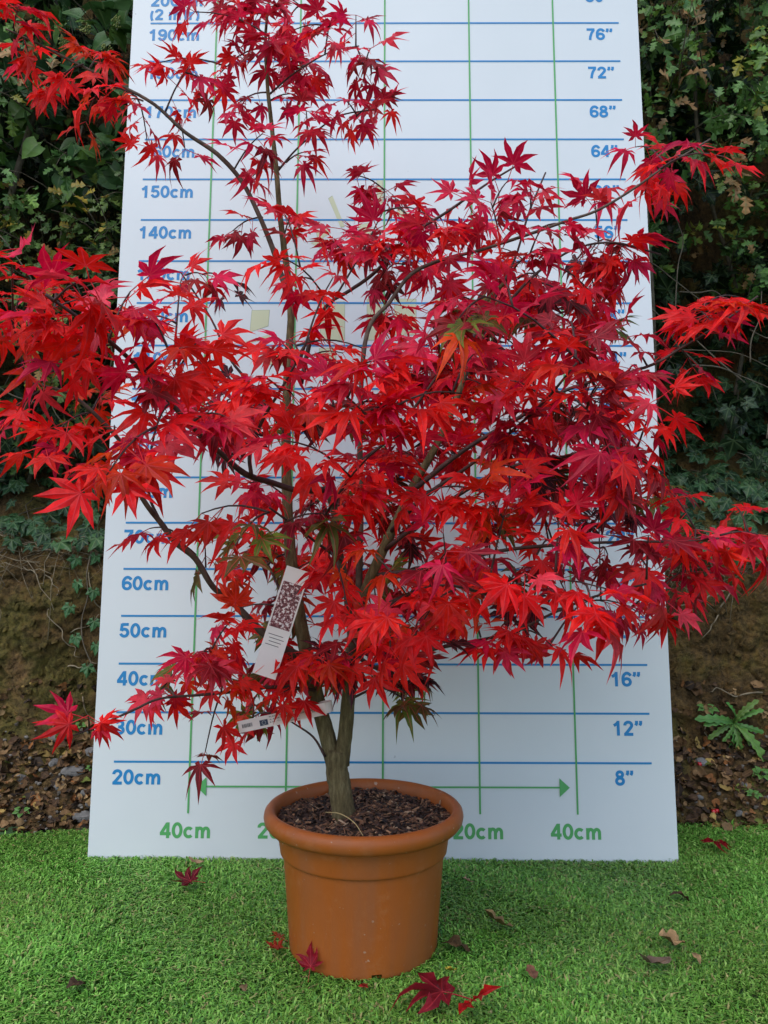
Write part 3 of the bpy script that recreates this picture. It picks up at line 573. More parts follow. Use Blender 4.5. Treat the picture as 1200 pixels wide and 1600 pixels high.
    (0.319, -0.309, 0.534, 0.289, -0.296, 0.605, 85860, 6, 0.044, 'm'),
    (-0.257, -0.403, 0.587, -0.226, -0.383, 0.622, 26000, 6, 0.044, 'o'),
    (0.051, -0.409, 0.476, 0.059, -0.340, 0.525, 33523, 6, 0.044, 'r'),
    (-0.338, -0.289, 0.911, -0.315, -0.266, 0.955, 78305, 6, 0.044, 'r'),
    (-0.311, -0.140, 0.934, -0.329, -0.196, 0.973, 48713, 6, 0.044, 'c'),
    (0.377, -0.269, 0.879, 0.420, -0.246, 0.844, 92043, 6, 0.044, 'm'),
    (-0.159, -0.342, 0.453, -0.193, -0.303, 0.446, 28053, 6, 0.044, 'g'),
    (-0.032, -0.402, 0.907, 0.032, -0.415, 0.912, 30390, 6, 0.044, 'r'),
    (0.346, -0.202, 1.054, 0.383, -0.212, 1.099, 53290, 6, 0.044, 'd'),
    (0.281, -0.222, 1.079, 0.249, -0.261, 1.054, 16879, 6, 0.044, 'g'),
    (0.117, -0.401, 0.876, 0.108, -0.354, 0.887, 33207, 6, 0.044, 'r'),
    (-0.009, -0.183, 0.517, -0.024, -0.104, 0.602, 1447, 6, 0.044, 'o'),
    (-0.194, -0.315, 0.869, -0.208, -0.395, 0.864, 17174, 6, 0.044, 'm'),
    (0.128, -0.367, 1.015, 0.168, -0.286, 1.063, 98003, 6, 0.044, 'g'),
    (0.130, -0.333, 0.942, 0.133, -0.318, 0.977, 48201, 6, 0.044, 'c'),
    (0.065, -0.390, 0.766, 0.024, -0.336, 0.802, 663, 6, 0.044, 'r'),
    (0.028, -0.224, 0.697, 0.048, -0.219, 0.663, 9322, 6, 0.044, 'd'),
    (0.012, -0.262, 0.586, 0.042, -0.241, 0.568, 49593, 6, 0.044, 'm'),
    (0.034, -0.363, 1.137, 0.048, -0.401, 1.132, 77815, 6, 0.044, 'r'),
    (-0.038, -0.396, 0.859, -0.004, -0.402, 0.884, 13874, 6, 0.044, 'r'),
    (-0.110, -0.272, 0.892, -0.127, -0.232, 0.882, 36525, 6, 0.044, 'd'),
    (0.393, -0.276, 0.725, 0.480, -0.284, 0.751, 6313, 6, 0.044, 'g'),
    (0.022, -0.177, 1.177, 0.148, -0.166, 1.129, 9823, 6, 0.044, 'r'),
    (0.396, -0.222, 0.715, 0.440, -0.217, 0.715, 8609, 6, 0.044, 'd'),
    (0.058, -0.351, 0.521, 0.104, -0.335, 0.553, 1074, 6, 0.044, 'o'),
    (0.132, -0.399, 0.908, 0.180, -0.375, 0.887, 4334, 6, 0.044, 'r'),
    (0.203, -0.136, 0.719, 0.235, -0.159, 0.705, 3219, 6, 0.044, 'g'),
    (0.056, -0.252, 0.818, 0.114, -0.223, 0.844, 61038, 6, 0.044, 'd'),
    (0.132, -0.206, 0.985, 0.215, -0.188, 0.981, 28351, 6, 0.044, 'm'),
    (-0.134, -0.284, 0.437, -0.100, -0.255, 0.450, 58354, 6, 0.044, 'm'),
    (0.377, -0.269, 0.879, 0.329, -0.245, 0.883, 45060, 6, 0.044, 'd'),
    (-0.113, -0.318, 0.436, -0.072, -0.301, 0.442, 11906, 6, 0.044, 'r'),
    (0.059, -0.126, 0.405, 0.118, -0.107, 0.502, 73322, 6, 0.044, 'm'),
    (0.245, -0.136, 0.572, 0.265, -0.174, 0.611, 85728, 6, 0.044, 'g'),
    (-0.344, -0.394, 0.417, -0.310, -0.294, 0.455, 50038, 6, 0.044, 'g'),
    (-0.172, -0.151, 0.587, -0.136, -0.173, 0.636, 86418, 6, 0.044, 'r'),
    (0.265, -0.339, 0.764, 0.232, -0.268, 0.818, 13383, 6, 0.044, 'r'),
    (0.249, -0.263, 1.151, 0.212, -0.235, 1.133, 31961, 6, 0.044, 'm'),
    (0.007, -0.190, 0.498, 0.045, -0.140, 0.494, 61037, 6, 0.044, 'g'),
    (0.037, -0.286, 0.413, 0.047, -0.268, 0.448, 54777, 6, 0.044, 'd'),
    (0.043, -0.391, 0.605, 0.073, -0.417, 0.607, 74940, 6, 0.044, 'r'),
    (0.027, -0.216, 0.705, -0.004, -0.257, 0.737, 7341, 6, 0.044, 'g'),
    (0.162, -0.298, 1.060, 0.181, -0.279, 1.017, 32301, 6, 0.044, 'd'),
    (0.472, -0.413, 0.605, 0.462, -0.419, 0.641, 54206, 6, 0.044, 'k'),
    (0.173, -0.287, 1.039, 0.136, -0.254, 1.047, 65723, 6, 0.044, 'g'),
    (-0.029, -0.404, 0.931, 0.014, -0.407, 0.931, 93489, 6, 0.044, 'r'),
    (-0.022, -0.213, 0.789, -0.027, -0.133, 0.831, 54410, 6, 0.044, 'm'),
    (0.008, -0.407, 0.933, 0.043, -0.396, 0.967, 66850, 6, 0.044, 'r'),
    (0.217, -0.239, 1.138, 0.210, -0.171, 1.111, 83510, 6, 0.044, 'm'),
    (-0.230, -0.286, 0.342, -0.223, -0.129, 0.376, 35612, 6, 0.044, 'g'),
    (-0.017, -0.400, 0.878, 0.016, -0.412, 0.866, 91422, 6, 0.044, 'm'),
    (0.263, -0.390, 0.653, 0.255, -0.373, 0.707, 61044, 6, 0.044, 'm'),
    (0.070, -0.274, 0.952, 0.085, -0.219, 0.964, 93779, 6, 0.044, 'g'),
    (0.360, -0.246, 0.548, 0.431, -0.304, 0.533, 6306, 6, 0.044, 'k'),
    (0.299, -0.174, 0.558, 0.267, -0.176, 0.534, 40006, 6, 0.044, 'd'),
    (-0.204, -0.214, 0.886, -0.275, -0.190, 0.833, 94057, 6, 0.044, 'd'),
    (-0.035, -0.385, 0.762, -0.023, -0.316, 0.766, 86462, 6, 0.044, 'o'),
    (-0.009, -0.183, 0.517, -0.033, -0.134, 0.520, 96345, 6, 0.044, 'g'),
    (-0.029, -0.141, 0.522, -0.037, -0.129, 0.464, 28783, 6, 0.044, 'd'),
    (0.130, -0.333, 0.942, 0.204, -0.313, 0.927, 25047, 6, 0.044, 'r'),
    (-0.315, -0.309, 0.455, -0.267, -0.308, 0.477, 70692, 6, 0.044, 'c'),
    (-0.006, -0.371, 1.120, -0.003, -0.392, 1.150, 65489, 6, 0.044, 'c'),
    (0.373, -0.193, 1.032, 0.399, -0.248, 1.044, 52329, 6, 0.044, 'g'),
    (0.163, -0.381, 0.820, 0.228, -0.388, 0.808, 65792, 6, 0.044, 'm'),
    (-0.185, -0.283, 0.622, -0.147, -0.283, 0.627, 76833, 6, 0.044, 'o'),
    (-0.087, -0.263, 0.889, -0.026, -0.262, 0.878, 90626, 6, 0.044, 'g'),
    (-0.035, -0.262, 0.883, 0.022, -0.258, 0.919, 28410, 6, 0.044, 'd'),
    (-0.214, -0.308, 0.359, -0.219, -0.273, 0.385, 93068, 6, 0.044, 'g'),
    (0.162, -0.298, 1.060, 0.124, -0.331, 1.062, 33149, 6, 0.044, 'c'),
    (0.276, -0.336, 0.765, 0.314, -0.267, 0.740, 4572, 6, 0.044, 'd'),
    (0.019, -0.234, 0.793, -0.002, -0.233, 0.829, 52094, 6, 0.044, 'm'),
    (0.039, -0.147, 0.498, 0.070, -0.138, 0.513, 17758, 6, 0.044, 'm'),
    (0.142, -0.339, 1.041, 0.148, -0.290, 1.040, 52419, 6, 0.044, 'g'),
    (0.420, -0.295, 0.540, 0.490, -0.295, 0.572, 55359, 6, 0.044, 'm'),
]
# ---------------------------------------------------------------- palette
M_MAPLE_O = leaf_mat('maple_leaf', True, .55, (.80, .07, .09), .46, .27, .44, .38)
M_MAPLE_M = leaf_mat('maple_foliage', False, .55, (.80, .07, .09), .46, .27, .44, .38)
M_GREEN_O = leaf_mat('green_leaf', True, .55, (.17, .25, .10), .42, .30, .18, .3)
M_GREEN_M = leaf_mat('green_foliage', False, .55, (.17, .25, .10), .42, .30, .18, .3)
M_DRY_O = leaf_mat('dry_leaf', True, .4, (.25, .14, .06), .8, .15, .08, .4)
M_DRY_M = leaf_mat('dry_leaves', False, .4, (.25, .14, .06), .8, .15, .08, .4)
M_BARK, nt, b = new_mat('maple_bark')
tc = N(nt, 'ShaderNodeTexCoord'); mp = N(nt, 'ShaderNodeMapping'); mp.inputs['Scale'].default_value = (1, 1, .22); nt.links.new(tc.outputs['Object'], mp.inputs['Vector'])
nb = N(nt, 'ShaderNodeTexNoise'); nb.inputs['Scale'].default_value = 130; nb.inputs['Detail'].default_value = 10; nb.inputs['Roughness'].default_value = .7; nt.links.new(mp.outputs[0], nb.inputs['Vector'])
rb = ramp(nt, nb.outputs['Fac'], [(.32, (.055, .040, .018)), (.5, (.125, .095, .042)), (.68, (.21, .17, .085))]); nt.links.new(rb.outputs[0], b.inputs['Base Color'])
b.inputs['Roughness'].default_value = .85; b.inputs['Specular IOR Level'].default_value = .2; bump(nt, b, nb.outputs['Fac'], .006, .9)
M_TWIG = noisy('maple_twig', [(.3, (.028, .012, .011)), (.7, (.085, .042, .034))], 60, .6, 200, .0006)
M_PALE = noisy('maple_young_wood', [(.3, (.045, .026, .020)), (.7, (.13, .09, .062))], 60, .7, 200, .0006)
M_HEDGETWIG = noisy('hedge_twig', [(.3, (.05, .04, .028)), (.7, (.16, .13, .09))], 40, .85, 120, .001)
M_ROOT = noisy('root', [(.3, (.10, .075, .045)), (.7, (.32, .26, .17))], 40, .85, 150, .001)

# ---------------------------------------------------------------- ground, turf, earth bank
def turf_edge(x):
    return .205 + .045 * x + .012 * math.sin(x * 9.0) + .006 * math.sin(x * 23.0) - (.05 * (abs(x) - .72) if x < -.72 else 0)

ground_mat, nt, b = new_mat('turf_backing')
n = noise_tex(nt, 90, 8); r = ramp(nt, n.outputs['Fac'], [(.3, (.012, .032, .008)), (.7, (.035, .095, .02))])
nt.links.new(r.outputs[0], b.inputs['Base Color']); b.inputs['Roughness'].default_value = .9
g = link('ground', mesh_of('ground', [(-40, -60, 0), (40, -60, 0), (40, 60, 0), (-40, 60, 0)], [(0, 1, 2, 3)], ground_mat)); tag(g, kind='structure')

def turf():
    rg = np.random.RandomState(3)
    dens = 95000
    x0, x1, y0, y1 = -1.5, 1.5, -1.15, .30
    n = int((x1 - x0) * (y1 - y0) * dens)
    x = rg.uniform(x0, x1, n); y = rg.uniform(y0, y1, n)
    ed = np.array([turf_edge(a) for a in np.linspace(x0, x1, 400)]); ok = y < np.interp(x, np.linspace(x0, x1, 400), ed) + rg.normal(0, .005, n)
    x, y = x[ok], y[ok]; n = len(x)
    # the pile lies over in patches
    lie = 2.5 * np.sin(x * 5.1 + 1.3 * np.sin(y * 7)) + 1.7 * np.sin(y * 6.3 + x * 2.2)
    az = lie + rg.normal(0, 1.25, n)
    ln = rg.uniform(.009, .019, n) * (1 + .25 * np.sin(x * 21 + y * 13)); hz = rg.uniform(.007, .0165, n); w = rg.uniform(.0009, .0018, n)
    dx, dy = np.cos(az), np.sin(az); px, py = -dy, dx
    z0 = np.zeros(n)
    # curl sideways a little
    cu = rg.normal(0, .45, n)
    mx, my = x + dx * ln * .4, y + dy * ln * .4
    tx, ty = x + (dx + px * cu) * ln, y + (dy + py * cu) * ln
    A = np.stack([np.c_[x - px * w, y - py * w, z0], np.c_[x + px * w, y + py * w, z0],
                  np.c_[mx - px * w, my - py * w, hz * .85], np.c_[mx + px * w, my + py * w, hz * .85], np.c_[tx, ty, hz * rg.uniform(.55, 1.1, n)]], 1)
    k = np.arange(n)[:, None] * 5
    T = np.concatenate([k + np.array((0, 1, 3)), k + np.array((0, 3, 2)), k + np.array((2, 3, 4))])
    base = np.array([(.105, .275, .034), (.078, .215, .028), (.155, .34, .055), (.20, .37, .075), (.25, .25, .09), (.042, .13, .020)])
    pick = rg.choice(6, n, p=[.3, .25, .2, .12, .05, .08]); t = base[pick] * rg.uniform(.95, 1.4, (n, 1))
    wear = .5 + .5 * np.sin(x * 6.1 + 2.2 * np.sin(y * 5.3 + 1.0)) * np.sin(y * 7.7 + 1.6 * np.sin(x * 4.1)); t = t * (.80 + .34 * wear)[:, None] * np.stack([1 + .16 * (1 - wear), np.ones(n), np.ones(n)], 1)
    A[:, 2:, 2] *= (.78 + .34 * wear)[:, None]
    return fast_mesh('artificial_turf', A.reshape(-1, 3), T, M_TURF, tint=np.repeat(t, 5, 0), smooth=False)
M_TURF, nt, b = new_mat('turf_blade')
nt.links.new(N(nt, 'ShaderNodeAttribute', attribute_name='tint').outputs['Color'], b.inputs['Base Color']); b.inputs['Roughness'].default_value = .45; b.inputs['Specular IOR Level'].default_value = .22
tag(link('artificial_turf', turf()), 'short green artificial turf under the pot and the white board', 'turf', kind='stuff')

PROFILE = [(.10, -.03), (.20, -.004), (.30, .045), (.40, .10), (.455, .17), (.485, .33), (.50, .48), (.53, .62), (.62, .70), (.80, .80), (1.05, .95), (1.25, 1.25), (1.38, 2.0), (1.45, 4.2)]  # steep upper end is a wall added behind the hedge to keep hollows dark
PS = smooth_path([(a, c, 0) for a, c in PROFILE], 8)
PL = np.r_[0, np.cumsum([np.linalg.norm(PS[i + 1] - PS[i]) for i in range(len(PS) - 1)])]
def bank_point(x, s, lift=0.0):
    """Point on the earth bank: x along it, s metres up its profile."""
    k = min(max(np.searchsorted(PL, s) - 1, 0), len(PS) - 2); t = (s - PL[k]) / (PL[k + 1] - PL[k]); p = PS[k] * (1 - t) + PS[k + 1] * t
    d = PS[k + 1] - PS[k]; d = d / np.linalg.norm(d); nrm = np.array((-d[1], d[0]))
    v = Vector((x * 2.2, s * 2.2, 3.0))
    am = .010 + .030 * min(max((s - .35) / .2, 0), 1)
    h = noise.fractal(v, .9, 2.1, 5) * am * 1.5 + noise.fractal(v * 5, .35, 2.2, 6) * .011 - .010 * max(0, 1 - 7 * abs(noise.noise(v * 5 + Vector((7, 3, 1))))) * min(max((s - .35) / .15, 0), 1) + abs(noise.noise(v * 4.5)) * -.012 * min(max((s - .3) / .2, 0), 1)
    q = p[:2] + nrm * (h + lift)
    return np.array((x, q[0], q[1]))
def bank_up(x, s):
    a = bank_point(x, s - .01); c = bank_point(x, s + .01); e = bank_point(x + .01, s); f = bank_point(x - .01, s)
    return unit(np.cross(e - f, c - a))
xs = np.concatenate([np.linspace(-6, -1.5, 40), np.linspace(-1.48, 1.48, 620), np.linspace(1.5, 6, 40)]); ss = np.concatenate([np.linspace(0, 1.05, 230), np.linspace(1.06, PL[-1], 50)])
V = [bank_point(x, s) for s in ss for x in xs]; nx = len(xs)
F = [(j * nx + i, j * nx + i + 1, (j + 1) * nx + i + 1, (j + 1) * nx + i) for j in range(len(ss) - 1) for i in range(nx - 1)]
M_BANK, nt, b = new_mat('earth')
n1 = noise_tex(nt, 3.2, 8, .65); n2 = noise_tex(nt, 55, 12, .78)
c1 = ramp(nt, n1.outputs['Fac'], [(.34, (.062, .040, .018)), (.45, (.130, .082, .032)), (.55, (.120, .102, .028)), (.66, (.190, .115, .050))])
c2 = ramp(nt, n2.outputs['Fac'], [(.34, (.28, .26, .24)), (.48, (1, 1, 1)), (.66, (2.0, 1.85, 1.5))])
mx = N(nt, 'ShaderNodeMix', data_type='RGBA', blend_type='MULTIPLY'); mx.inputs['Factor'].default_value = 1
nt.links.new(c1.outputs[0], mx.inputs['A']); nt.links.new(c2.outputs[0], mx.inputs['B']); nt.links.new(mx.outputs['Result'], b.inputs['Base Color'])
b.inputs['Roughness'].default_value = .92; b.inputs['Specular IOR Level'].default_value = .2
bump(nt, b, n2.outputs['Fac'], .022, 1.0)
bank = tag(link('earth_bank', mesh_of('earth_bank', V, F, M_BANK)), kind='structure')

# ---------------------------------------------------------------- bold sans lettering drawn with strokes (cap height 1)
def arc(cx, cy, rx, ry, a0, a1, n=18):
    return [(cx + rx * math.cos(math.radians(a0 + (a1 - a0) * i / n)), cy + ry * math.sin(math.radians(a0 + (a1 - a0) * i / n))) for i in range(n + 1)]
SIX = [arc(.37, .315, .245, .225, 0, 360, 26), arc(.40, .53, .285, .385, 32, 180, 16) + [(.115, .36)]]
GLYPH = {'0': (.74, [arc(.36, .5, .245, .41, 0, 360, 30)]), '1': (.74, [[(.40, 0), (.40, 1)], [(.40, .90), (.27, .77), (.10, .67)]]),
    '2': (.74, [arc(.35, .70, .235, .21, 185, -35, 16) + [(.33, .32), (.16, .12)], [(.05, .09), (.67, .09)]]),
    '3': (.74, [arc(.33, .715, .215, .195, 170, -90, 16), arc(.34, .30, .245, .21, 95, -172, 18), [(.24, .52), (.36, .515)]]),
    '4': (.76, [[(.52, 0), (.52, 1)], [(.48, .93), (.10, .31)], [(.02, .285), (.71, .285)]]),
    '5': (.74, [[(.19, .91), (.64, .91)], [(.205, .97), (.145, .46)], arc(.355, .335, .245, .245, 145, -165, 20)]),
    '6': (.74, SIX), '7': (.74, [[(.05, .91), (.67, .91)], [(.60, .88), (.42, .58), (.33, .28), (.30, 0)]]),
    '8': (.74, [arc(.36, .735, .20, .175, 0, 360, 24), arc(.36, .295, .245, .205, 0, 360, 26)]),
    '9': (.74, [[(.72 - x, 1 - y) for x, y in s] for s in SIX]),
    'c': (.74, [arc(.36, .365, .245, .275, 42, 318, 20)]),
    'm': (1.16, [[(.14, 0), (.14, .73)], [(.14, .40)] + arc(.33, .43, .17, .215, 160, 0, 10) + [(.50, 0)], [(.50, .40)] + arc(.72, .43, .17, .215, 160, 0, 10) + [(.89, 0)]]),
    't': (.46, [[(.22, .93), (.22, .22)] + arc(.34, .20, .12, .115, 185, 280, 6), [(.04, .655), (.40, .655)]]),
    'r': (.52, [[(.14, 0), (.14, .73)], [(.14, .36)] + arc(.36, .40, .21, .245, 170, 75, 8)]),
    '(': (.44, [arc(.58, .38, .40, .66, 138, 222, 14)]), ')': (.44, [arc(-.16, .38, .40, .66, 42, -42, 14)]),
    '\u201d': (.66, [[(.18, 1.0), (.18, .82), (.11, .69)], [(.46, 1.0), (.46, .82), (.39, .69)]]), ' ': (.36, [])}
def stroke_strip(pts, w):
    P = np.array(pts, float); n = len(P); closed = np.allclose(P[0], P[-1]); V = []; F = []
    for i in range(n):
        a = P[i] - P[i - 1] if i else (P[0] - P[-2] if closed else P[1] - P[0]); c = P[i + 1] - P[i] if i < n - 1 else (P[1] - P[0] if closed else P[-1] - P[-2])
        a = a / (np.linalg.norm(a) + 1e-9); c = c / (np.linalg.norm(c) + 1e-9); t = a + c; t = t / (np.linalg.norm(t) + 1e-9); nn = np.array((-t[1], t[0]))
        k = 1 / max(.6, abs(np.dot(nn, (-a[1], a[0])))); V += [P[i] + nn * w / 2 * k, P[i] - nn * w / 2 * k]
        if i: F.append((2 * i - 2, 2 * i - 1, 2 * i + 1, 2 * i))
    return V, F
def sign_text(name, txt, u, v, cap, mat, lift, parent, align='left', width=None):
    V = []; F = []; x = 0; lay = 0
    for ch in txt:
        adv, strokes = GLYPH[ch]
        for s in strokes:
            sv, sf = stroke_strip(s, .205); k = len(V); V += [(p[0] + x, lay, p[1]) for p in sv]; F += [tuple(i + k for i in f) for f in sf]; lay = (lay + 1) % 4
        x += adv
    V = np.array(V); x0, x1 = V[:, 0].min(), V[:, 0].max(); kx = width / (x1 - x0) if width else cap
    V = np.c_[(V[:, 0] - x0) * kx + u - ((x1 - x0) * kx / 2 if align == 'centre' else 0), -(lift + V[:, 1] * .00006), v + V[:, 2] * cap]
    return link(name, mesh_of(name, V, F, mat, False), parent)

# ---------------------------------------------------------------- measuring board
LEAN = math.radians(5.243)
board = empty('measuring_board', (0, .008, 0)); board.rotation_euler = (-LEAN, 0, 0)
tag(board, 'tall white height chart board with blue and green lines leaning behind the red maple', 'height chart')
M_WHITE, nt, b = new_mat('board_plastic')
n = noise_tex(nt, 2.3, 5); r = ramp(nt, n.outputs['Fac'], [(.35, (.565, .60, .60)), (.65, (.60, .63, .63))]); n8 = noise_tex(nt, 60, 2, .5); c8 = ramp(nt, n8.outputs['Fac'], [(.765, (0, 0, 0)), (.785, (.55, .55, .55))]); m8 = N(nt, 'ShaderNodeMix', data_type='RGBA'); nt.links.new(c8.outputs[0], m8.inputs['Factor']); nt.links.new(r.outputs[0], m8.inputs['A']); m8.inputs['B'].default_value = (.25, .26, .26, 1); nt.links.new(m8.outputs['Result'], b.inputs['Base Color'])
b.inputs['Roughness'].default_value = .38; b.inputs['Specular IOR Level'].default_value = .45
wv = noise_tex(nt, 1.4, 2); bump(nt, b, wv.outputs['Fac'], .012, .25)
M_BLUE = plain('blue_print', (.005, .185, .43), .4); M_GREENP = plain('green_print', (.075, .33, .095), .4); M_OLIVE = plain('pale_olive_print', (.50, .52, .33), .4); M_LINE = plain('grey_print', (.28, .33, .22), .5)
HW, BT, RC = .602, 2.42, .012
outl = []
for cx, cz, a0 in ((HW - RC, RC, -90), (HW - RC, BT - RC, 0), (-HW + RC, BT - RC, 90), (-HW + RC, RC, 180)):
    for k in range(5):
        a = math.radians(a0 + 22.5 * k); outl.append((cx + RC * math.cos(a), cz + RC * math.sin(a)))
no = len(outl)
# the sheet is very slightly warped, as a fluted plastic panel is
V = [(x, 0, z) for x, z in outl] + [(x, .010, z) for x, z in outl]
F = [tuple(range(no)), tuple(range(no, 2 * no))[::-1]] + [(i, i + no, (i + 1) % no + no, (i + 1) % no) for i in range(no)]
panel = link('panel', mesh_of('panel', V, F, M_WHITE, False), board)
def print_quad(name, u0, u1, v0, v1, mat, lift):
    me = mesh_of(name, [(u0, -lift, v0), (u1, -lift, v0), (u1, -lift, v1), (u0, -lift, v1)], [(0, 1, 2, 3)], mat, False)
    return link(name, me, board)
def print_poly(name, pts, mat, lift, parent=None):
    return link(name, mesh_of(name, [(u, -lift, v) for u, v in pts], [tuple(range(len(pts)))], mat, False), parent or board)
def text_mesh(txt, cap, mat, bold=.022, squeeze=1.0):
    cu = bpy.data.curves.new('text', 'FONT'); cu.body = txt; cu.size = 1; cu.offset = bold; cu.fill_mode = 'FRONT'; cu.resolution_u = 4; cu.space_character = 1.06
    ob = bpy.data.objects.new('text', cu); COL.objects.link(ob)
    dg = bpy.context.evaluated_depsgraph_get(); me = bpy.data.meshes.new_from_object(ob.evaluated_get(dg))
    bpy.data.objects.remove(ob, do_unlink=True)
    co = np.empty(len(me.vertices) * 3); me.vertices.foreach_get('co', co); co = co.reshape(-1, 3)
    return me, co
def print_text(name, txt, u, v, cap, mat, lift, parent, align='left', bold=.022, width=None):
    me, co = text_mesh(txt, cap, mat, bold)
    ref, rc = text_mesh('0', cap, mat, bold); k = cap / (rc[:, 1].max() - rc[:, 1].min()); y0 = rc[:, 1].min(); bpy.data.meshes.remove(ref)
    x0, x1 = co[:, 0].min(), co[:, 0].max(); kx = width / (x1 - x0) if width else k
    X = (co[:, 0] - x0) * kx; W = (x1 - x0) * kx
    X += u - (W / 2 if align == 'centre' else 0)
    out = np.c_[X, np.full(len(co), -lift), v + (co[:, 1] - y0) * k]
    me.vertices.foreach_set('co', out.ravel()); me.materials.clear(); me.materials.append(mat); me.update(); me.name = name
    return link(name, me, parent)
for v in range(20, 211, 10):
    print_quad('height_line', -.558, .556, v / 100 - .0021, v / 100 + .0021, M_BLUE, .0006)
    if v == 200:
        sign_text('height_figure', '200cm', -.560, 1.945, .030, M_BLUE, .0004, board, width=.124); sign_text('height_figure', '(2 mtr)', -.560, 1.909, .029, M_BLUE, .0004, board, width=.118)
    elif v < 210:
        t = '%dcm' % v; sign_text('height_figure', t, -.560, v / 100 - .0455, .030, M_BLUE, .0004, board, width=.100 if v < 100 else .119)
    if v <= 200:
        t = '%d\u201d' % round(v / 2.5); sign_text('height_figure', t, .479, v / 100 - .0445, .030, M_BLUE, .0004, board, width=.038 if len(t) == 2 else .061)
for u in (-.4, -.2, 0, .2, .4):
    print_quad('width_line', u - .0019, u + .0019, .098, 2.36, M_GREENP, .0012)
for u, t in ((-.4, '40cm'), (-.2, '20cm'), (.2, '20cm'), (.4, '40cm')):
    sign_text('width_figure', t, u - .005, .049, .031, M_GREENP, .0004, board, 'centre', width=.103)
print_quad('arrow_line', -.366, .366, .1495, .1531, M_GREENP, .0018)
for s in (-1, 1):
    p = [(s * .385, .1513), (s * .364, .170), (s * .364, .1326)]
    print_poly('arrow_head', p if s < 0 else p[::-1], M_GREENP, .0022)
LOGO = [[(-12.8, 145.2), (-11.9, 145.9), (-9.1, 138.5), (-10.0, 138.2)], [(-15.5, 136.8), (-13.3, 138.5), (-12.3, 136.8), (-14.9, 134.9)],
        [(-16.7, 134.3), (-13.4, 135.3), (-12.5, 134.3), (-14.6, 133.2)], [(2.9, 143.7), (6.1, 141.2), (3.2, 139.8)], [(-5.9, 138.7), (-3.5, 139.3), (-2.8, 135.7), (-5.6, 135.6)],
        [(-14.4, 120.3), (-8.9, 120.3), (-8.8, 111.3), (-14.2, 111.3)], [(-3.8, 120.9), (-0.5, 120.9), (-0.5, 111.3), (-3.7, 111.3)], [(2.4, 121.0), (7.2, 120.9), (7.2, 112.5), (2.4, 112.5)],
        [(11.5, 122.1), (13.9, 122.1), (13.9, 119.4), (11.5, 119.4)], [(-29.7, 118.2), (-25.8, 118.3), (-26.0, 114.6), (-30.0, 113.2)], [(-31.9, 110.7), (-25.7, 112.5), (-25.7, 111.7), (-31.9, 110.1)],
        [(-27.2, 108.6), (-21.9, 109.3), (-21.8, 105.5), (-26.8, 105.6)], [(-14.4, 109.3), (-10.8, 109.4), (-10.7, 105.4), (-14.3, 105.4)], [(23.3, 138.7), (25.0, 139.9), (25.6, 138.1), (23.8, 137.3)],
        [(-1.7, 150.0), (-0.4, 150.0), (-0.4, 141.8), (-1.5, 141.8)], [(18.0, 112.0), (24.0, 113.0), (24.0, 110.0), (18.0, 109.4)]]
for q in LOGO:
    q = [(a / 100, c / 100) for a, c in q]; cx = sum(a for a, c in q) / len(q); cz = sum(c for a, c in q) / len(q)
    big = [(a + math.copysign(.0009, a - cx), c + math.copysign(.0009, c - cz)) for a, c in q]
    if sum((q[i][0] - q[i - 1][0]) * (q[i][1] + q[i - 1][1]) for i in range(len(q))) > 0: q = q[::-1]; big = big[::-1]
    lg = print_poly('logo_shape', q, M_OLIVE, .00045); print_poly('outline', big, M_LINE, .00025, lg)

# ---------------------------------------------------------------- pot
POT = (-.0285, -.339)
pot = empty('plant_pot', (POT[0], POT[1], 0)); tag(pot, 'round terracotta brown plastic plant pot with rolled rim holding the red maple', 'plant pot')
M_POT, nt, b = new_mat('terracotta_plastic')
n1 = noise_tex(nt, 5, 6); c1 = ramp(nt, n1.outputs['Fac'], [(.3, (.295, .074, .010)), (.7, (.35, .092, .015))])
n2 = noise_tex(nt, 26, 10, .75); c2 = ramp(nt, n2.outputs['Fac'], [(.54, (0, 0, 0)), (.74, (.6, .6, .6))])
mx = N(nt, 'ShaderNodeMix', data_type='RGBA'); nt.links.new(c2.outputs[0], mx.inputs['Factor']); nt.links.new(c1.outputs[0], mx.inputs['A']); mx.inputs['B'].default_value = (.38, .15, .06, 1)
n4 = noise_tex(nt, 95, 3, .5); c4 = ramp(nt, n4.outputs['Fac'], [(.70, (0, 0, 0)), (.74, (.7, .7, .7))]); mz = N(nt, 'ShaderNodeMix', data_type='RGBA'); nt.links.new(c4.outputs[0], mz.inputs['Factor']); nt.links.new(mx.outputs['Result'], mz.inputs['A']); mz.inputs['B'].default_value = (.46, .34, .24, 1)
tc = N(nt, 'ShaderNodeTexCoord'); mq = N(nt, 'ShaderNodeMapping'); mq.inputs['Scale'].default_value = (1, 1, .10); nt.links.new(tc.outputs['Object'], mq.inputs['Vector']); n5 = N(nt, 'ShaderNodeTexNoise'); n5.inputs['Scale'].default_value = 28; n5.inputs['Detail'].default_value = 8; nt.links.new(mq.outputs[0], n5.inputs['Vector'])
c5 = ramp(nt, n5.outputs['Fac'], [(.44, (0, 0, 0)), (.68, (.6, .6, .6))]); my = N(nt, 'ShaderNodeMix', data_type='RGBA'); nt.links.new(c5.outputs[0], my.inputs['Factor']); nt.links.new(mz.outputs['Result'], my.inputs['A']); my.inputs['B'].default_value = (.25, .085, .03, 1)
nt.links.new(my.outputs['Result'], b.inputs['Base Color']); rr = N(nt, 'ShaderNodeMapRange'); rr.inputs['To Min'].default_value = .34; rr.inputs['To Max'].default_value = .62; nt.links.new(n5.outputs['Fac'], rr.inputs['Value']); nt.links.new(rr.outputs[0], b.inputs['Roughness']); b.inputs['Specular IOR Level'].default_value = .3
